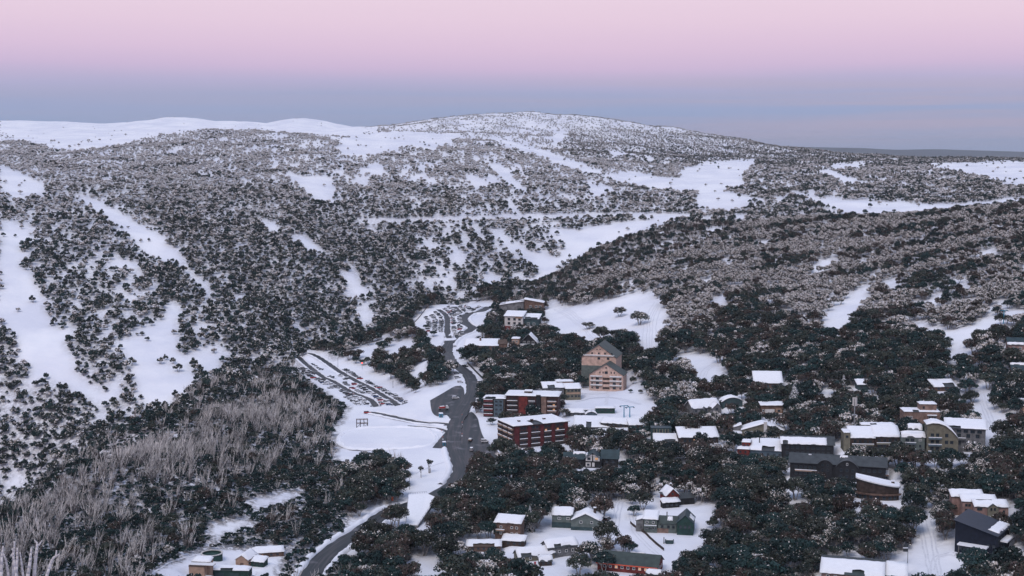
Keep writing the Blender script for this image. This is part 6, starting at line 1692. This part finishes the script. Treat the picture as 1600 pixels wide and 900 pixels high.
def build_ground(scrub):
    nr, nc = GZ.shape
    co = np.stack([GX, GY, GZ], -1).reshape(-1, 3).astype(np.float32)
    i = np.arange(nr - 1)[:, None] * nc + np.arange(nc - 1)[None, :]
    quads = np.stack([i, i + 1, i + nc + 1, i + nc], -1).reshape(-1, 4).astype(np.int32)
    me = bpy.data.meshes.new('ground')
    me.vertices.add(len(co)); me.vertices.foreach_set('co', co.ravel())
    me.loops.add(quads.size); me.loops.foreach_set('vertex_index', quads.ravel())
    me.polygons.add(len(quads)); me.polygons.foreach_set('loop_start', np.arange(0, quads.size, 4, dtype=np.int32))
    me.polygons.foreach_set('use_smooth', np.ones(len(quads), bool))
    a = me.attributes.new('scrub', 'FLOAT', 'POINT'); a.data.foreach_set('value', scrub.ravel().astype(np.float32))
    me.update(calc_edges=True); me.validate()
    me.materials.append(M_GROUND)
    o = link(bpy.data.objects.new('ground', me)); tag(o, kind='structure')
    return o
N_HAND_GUMS = len(HAND_GUMS) if 'HAND_GUMS' in globals() else 0
KEEP_OPEN = globals().get('KEEP_OPEN', [])
SINGLES, SCRUB = plant()
build_ground(SCRUB)

# far blue hills on the horizon
def far_hills():
    x = np.linspace(-4000, 16000, 160)
    prof = 60 * np.exp(-((x - 6700) / 1500) ** 2) + 75 * np.exp(-((x - 4600) / 900) ** 2) + 40 * np.exp(-((x - 3000) / 800) ** 2) + waves(x, x * 0, 1500, 9, 6, 77)
    V, Fc = [], []
    for i in range(len(x)):
        zt = -330 + (185 + prof[i] * 1.1) 
        V += [(x[i], 19000, -420), (x[i], 20500, zt * 0.5 - 190), (x[i], 21500, zt), (x[i], 24000, -420)]
    for i in range(len(x) - 1):
        for c in range(3): Fc.append((i * 4 + c, (i + 1) * 4 + c, (i + 1) * 4 + c + 1, i * 4 + c + 1))
    o = mesh_obj('hills', V, Fc, mat('distant_forest', (0.05, 0.06, 0.06), rough=0.9, var=0.3, scale=0.002), smooth=True)
    tag(o, kind='structure')
far_hills()

def haze():
    mb = MB(); mb.box(-26000, 26000, -300, 50500, -520, 140)
    m = bpy.data.materials.new('thin_air'); m.use_nodes = True
    nt = m.node_tree; nt.nodes.clear()
    out = nt.nodes.new('ShaderNodeOutputMaterial'); v = nt.nodes.new('ShaderNodeVolumePrincipled')
    v.inputs['Color'].default_value = (0.80, 0.88, 1.0, 1); v.inputs['Density'].default_value = 2.4e-5; v.inputs['Anisotropy'].default_value = 0.0
    nt.links.new(v.outputs[0], out.inputs['Volume'])
    o = mb.build('haze', m); tag(o, kind='stuff')
haze()

# ------------------------------------------------------------------ individual trees
def near_set(kind, seeds, **kw):
    out = []
    for s in seeds:
        tr, cr = gum(s, **kw)
        out.append((raw_mesh('trunk', tr, TREE_MATS), raw_mesh('crown', cr, TREE_MATS)))
    return out
NEAR_GUM = {
 'mid': near_set('mid', range(300, 303), R=5.0, H=10.2, lumps=24, per=150, leaf=0.34, frost=0.03, snow=0.0, brown=0.03, zb=0.38, olive=0.1) + near_set('mid', range(303, 306), R=5.0, H=10.2, lumps=24, per=150, leaf=0.34, frost=0.045, snow=0.0, brown=0.1, zb=0.38, olive=0.62),
 'mid_brown': near_set('b', range(310, 314), R=5.0, H=10.2, lumps=24, per=150, leaf=0.34, frost=0.04, snow=0.0, brown=0.62, zb=0.32, olive=0.25),
 'mid_rime': near_set('r', range(320, 324), R=4.9, H=9.4, lumps=24, per=150, leaf=0.34, frost=0.24, snow=0.03, brown=0.28, zb=0.36),
}
NEAR_BARE = []
for s in range(330, 336):
    tr, tw = bare(s, 11.0, 8); NEAR_BARE.append((raw_mesh('trunk', tr, TREE_MATS), raw_mesh('crown', tw, TREE_MATS)))
def tree(name, loc, rot, sc, meshes, label, cat, group=None):
    t = empty(name, loc); t.rotation_euler = rot; t.scale = sc; tag(t, label, cat, group)
    link(bpy.data.objects.new('trunk', meshes[0]), t); link(bpy.data.objects.new('crown', meshes[1]), t)
    return t
V2K = {v: k for k, vs in PKIND.items() for v in vs}
LM = [l for l in LANDMARKS if l[0]]
_r = random.Random(99); GUM_OBJ = []; BARE_OBJ = []
for x, y, z, sc, rot, var, px, py in SINGLES['gum']:
    kind = V2K[var]; kind = kind if kind in NEAR_GUM else 'mid'
    l = min(LM, key=lambda q: math.hypot(q[1] - x, (q[2] - y) * 0.8))
    dx, dy = x - l[1], y - l[2]
    rel = ('left of' if dx < 0 else 'right of') if abs(dx) > abs(dy) * 0.8 else ('in front of' if dy < 0 else 'behind')
    tone = {'mid': 'dark green', 'mid_brown': 'brownish', 'mid_rime': 'frost-whitened'}[kind]
    size = 'tall' if sc > 1.1 else ('small' if sc < 0.95 else 'middling')
    lab = '%s %s gum %s %s' % (size, tone, rel, l[0])
    s = sc * _r.uniform(.95, 1.1)
    _t = tree('snow_gum', (x, y, z - 0.1), (rot[0], rot[1], rot[2]), (s * _r.uniform(.92, 1.12), s * _r.uniform(.92, 1.12), s * _r.uniform(.95, 1.15)), _r.choice(NEAR_GUM[kind]), lab, 'tree', 'snow gums %s %s' % (rel, l[0])); GUM_OBJ.append(_t)
for x, y, z, sc, rot, var, px, py in SINGLES['bare']:
    zone = ['at left edge,', 'left of middle,', 'mid-way along,', 'right of middle,', 'near the car park,', 'beside the oval,'][min(5, int(px / 85))]
    dpy = py - float(np.interp(px, [0, 100, 200, 330, 430, 520], [812, 728, 662, 602, 573, 600]))
    row = 'on the crest of' if dpy < 35 else ('high on' if dpy < 80 else ('halfway down' if dpy < 130 else 'low on'))
    size = 'tall' if sc > .95 else ('short' if sc < .78 else 'middling')
    _t = tree('dead_gum', (x, y, z - 0.1), (rot[0], rot[1], rot[2]), (sc, sc, sc * _r.uniform(.95, 1.2)), _r.choice(NEAR_BARE), '%s bleached gum %s %s the left spur' % (size, zone, row), 'dead tree', 'bleached dead gums on the left spur'); BARE_OBJ.append(_t)
single_out(GUM_OBJ); single_out(BARE_OBJ); single_out(CAR_OBJ)
TALL = []
for s in (340, 341):
    tr, cr = gum(s, R=2.3, H=8.5, lumps=7, per=90, leaf=0.30, frost=0.15, snow=0.05, brown=0.1); TALL.append((raw_mesh('trunk', tr, TREE_MATS), raw_mesh('crown', cr, TREE_MATS)))
for i, (px, py, w, shp, lab) in enumerate(HAND_GUMS):
    g = on_ground(px, py); k = mpp(g.y)
    if shp == 't': s = w * k / 4.6; ms = TALL[i % 2]; sv = (s, s, s * 1.15)
    else:
        s = w * k / 11.0; ms = NEAR_GUM[{'r': 'mid_rime', 'l': 'mid_rime', 'g': 'mid', 'f': 'mid_rime'}[shp]][i % 4]; sv = (s, s, s * (.55 if shp == 'l' else .85))
    tree('snow_gum', (g.x, g.y, g.z - .1), (0, 0, i * 1.3), sv, ms, lab, 'tree')
# snow-laden conifers
M_NEEDLE = mat('conifer_needles', (0.03, 0.05, 0.045), rough=0.7, var=0.4, scale=1.5)
def conifer(seed, H, Rb):
    r = random.Random(seed); tr, cr = MB(), MB()
    tr.tube((0, 0, -.5), (0, 0, H * .96), H * .022, .04, 6)
    lv = 22
    for i in range(lv):
        f = i / (lv - 1); z = H * (0.07 + .9 * f); R_ = Rb * (1 - f) ** .85 + .25
        nb = max(5, int(13 - 8 * f))
        for q in range(nb):
            a = q * 6.283 / nb + i * .7 + r.uniform(-.2, .2); L_ = R_ * r.uniform(.75, 1.1); dr = L_ * r.uniform(.22, .42); w = L_ * .28 + .12
            ux, uy = math.cos(a), math.sin(a); nx, ny = -uy, ux
            p0 = (0, 0, z); p1 = (ux * L_ * .55 + nx * w, uy * L_ * .55 + ny * w, z - dr * .45); p2 = (ux * L_, uy * L_, z - dr); p3 = (ux * L_ * .55 - nx * w, uy * L_ * .55 - ny * w, z - dr * .45)
            cr.add([p0, p1, p2, p3], [(0, 1, 2, 3)], 0)
            if r.random() < .86:
                e = .10 + .02 * L_; s_ = r.uniform(.55, .95)
                m = (ux * L_ * .55, uy * L_ * .55, z - dr * .4 + e * 1.6)
                t1 = (ux * L_ * .5 + nx * w * s_, uy * L_ * .5 + ny * w * s_, z - dr * .42 + e); t3 = (ux * L_ * .5 - nx * w * s_, uy * L_ * .5 - ny * w * s_, z - dr * .42 + e); t2 = (ux * L_ * .97, uy * L_ * .97, z - dr + e); t0 = (ux * .1, uy * .1, z + e)
                cr.add([t0, t1, t2, t3, m], [(0, 1, 4), (1, 2, 4), (2, 3, 4), (3, 0, 4)], 1)
    return raw_mesh('trunk', tr, [M_BARK]), raw_mesh('crown', cr, [M_NEEDLE, M_FSNOW])
CON = [conifer(1, 10, 2.9), conifer(2, 10, 3.2), conifer(3, 10, 2.3)]
for i, (px, py, h, lab) in enumerate([(1241, 644, 50, 'tall snow-laden conifer rising beside the small flat-roofed chalet'), (828, 829, 42, 'slim snow-laden conifer between the brown chalet and the green-grey lodge'),
        (1060, 624, 24, 'small snow-laden conifer above the square, left of two'), (1078, 628, 38, 'larger snow-laden conifer above the square, right of two'), (1318, 610, 26, 'snow-laden conifer beside the upper snow track'),
        (981, 686, 16, 'little snow-laden conifer among gums below the shops'), (1002, 684, 14, 'tiny snow-laden conifer left of the teal box lodge'), (1264, 636, 26, 'broad snow-laden conifer right of the tall one')]):
    g = on_ground(px, py); k = mpp(g.y); s = h * k / 10
    tree('conifer', (g.x, g.y, g.z - .1), (0, 0, i), (s, s, s), CON[(0, 2, 1, 0, 1, 2, 2, 1)[i]], lab, 'tree', 'snow-laden conifers in the village')
# leafless trees on the slope below the oval
for i, (px, py, h, lab) in enumerate([(518, 716, 34, 'thin leafless tree at the left end of the oval slope'), (615, 728, 32, 'thin leafless tree, left of two below the oval'), (624, 738, 38, 'dark leafless tree, right of two below the oval'), (598, 722, 20, 'short leafless shrub below the oval')]):
    g = on_ground(px, py); s = h * mpp(g.y) / 11.0
    tree('leafless_tree', (g.x, g.y, g.z - .1), (0, 0, i), (s * .8, s * .8, s), NEAR_BARE[i], lab, 'dead tree')
# pale dead limbs close to the camera, bottom left
def near_snag(polys, D, label):
    u0 = ray(polys[0][0][0], 890); x0 = u0[0] / u0[1] * D; z0 = gz(x0, D)
    t = empty('dead_snag', (x0, D, z0)); tag(t, label, 'dead tree', 'pale dead snags at the bottom left corner')
    for j, pl in enumerate(polys):
        mb = MB(); pts = []
        for px, py, d in pl:
            a = ray(px, py); f = D / a[1]; pts.append((Vector((a[0] * f - x0, 0 + (j % 3) * .3, a[2] * f - z0)), d * mpp(D) / 2))
        if pl[0][1] >= 899:
            pts.insert(0, (Vector(((pts[0][0].x) * .4, 0.1 * j, -.5)), pts[0][1] * 1.9))
        for (p, ra), (q, rb) in zip(pts, pts[1:]):
            for s in range(3):
                mb.tube(p.lerp(q, s / 3), p.lerp(q, (s + 1) / 3), ra + (rb - ra) * s / 3, ra + (rb - ra) * (s + 1) / 3, 7)
        mb.build('limb', M_SNAG, t, smooth=True)
M_SNAG = mat('bone_white_wood', (0.42, 0.39, 0.39), rough=0.8, color2=(0.66, 0.63, 0.63), scale=3, bump=.3, bscale=12)
near_snag([[(2, 905, 5), (3, 870, 4.5), (5, 853, 2.5)], [(10, 905, 4), (6, 880, 3.5), (2, 868, 2)], [(13, 905, 4), (14, 872, 3.6), (16, 852, 2.2)], [(26, 905, 4), (22, 875, 3.5), (20, 857, 2)], [(14, 872, 3), (19, 862, 2), (18, 848, 1.4)]], 62, 'cluster of bone-white dead limbs at the very left bottom corner')
near_snag([[(25, 905, 5), (27, 875, 4), (27, 856, 2.4)], [(33, 905, 4), (30, 880, 3), (28, 866, 2)], [(20, 905, 3.5), (17, 885, 2.6), (14, 876, 1.6)]], 66, 'two-pronged bone-white dead limb second from the left bottom corner')
near_snag([[(43, 905, 6), (47, 878, 5), (49, 857, 3)], [(50, 905, 6), (53, 870, 5.2), (55, 852, 3.6), (50, 846, 1.8)], [(54, 858, 3), (59, 850, 1.8)]], 64, 'tall forked bone-white dead tree near the left bottom corner')
near_snag([[(72, 905, 5), (79, 880, 4.4), (84, 871, 4), (93, 866, 2.2)], [(84, 872, 3.4), (85, 863, 2)], [(65, 905, 3), (69, 893, 1.8)]], 60, 'leaning bone-white dead limb with a forked tip, rightmost of the snags')
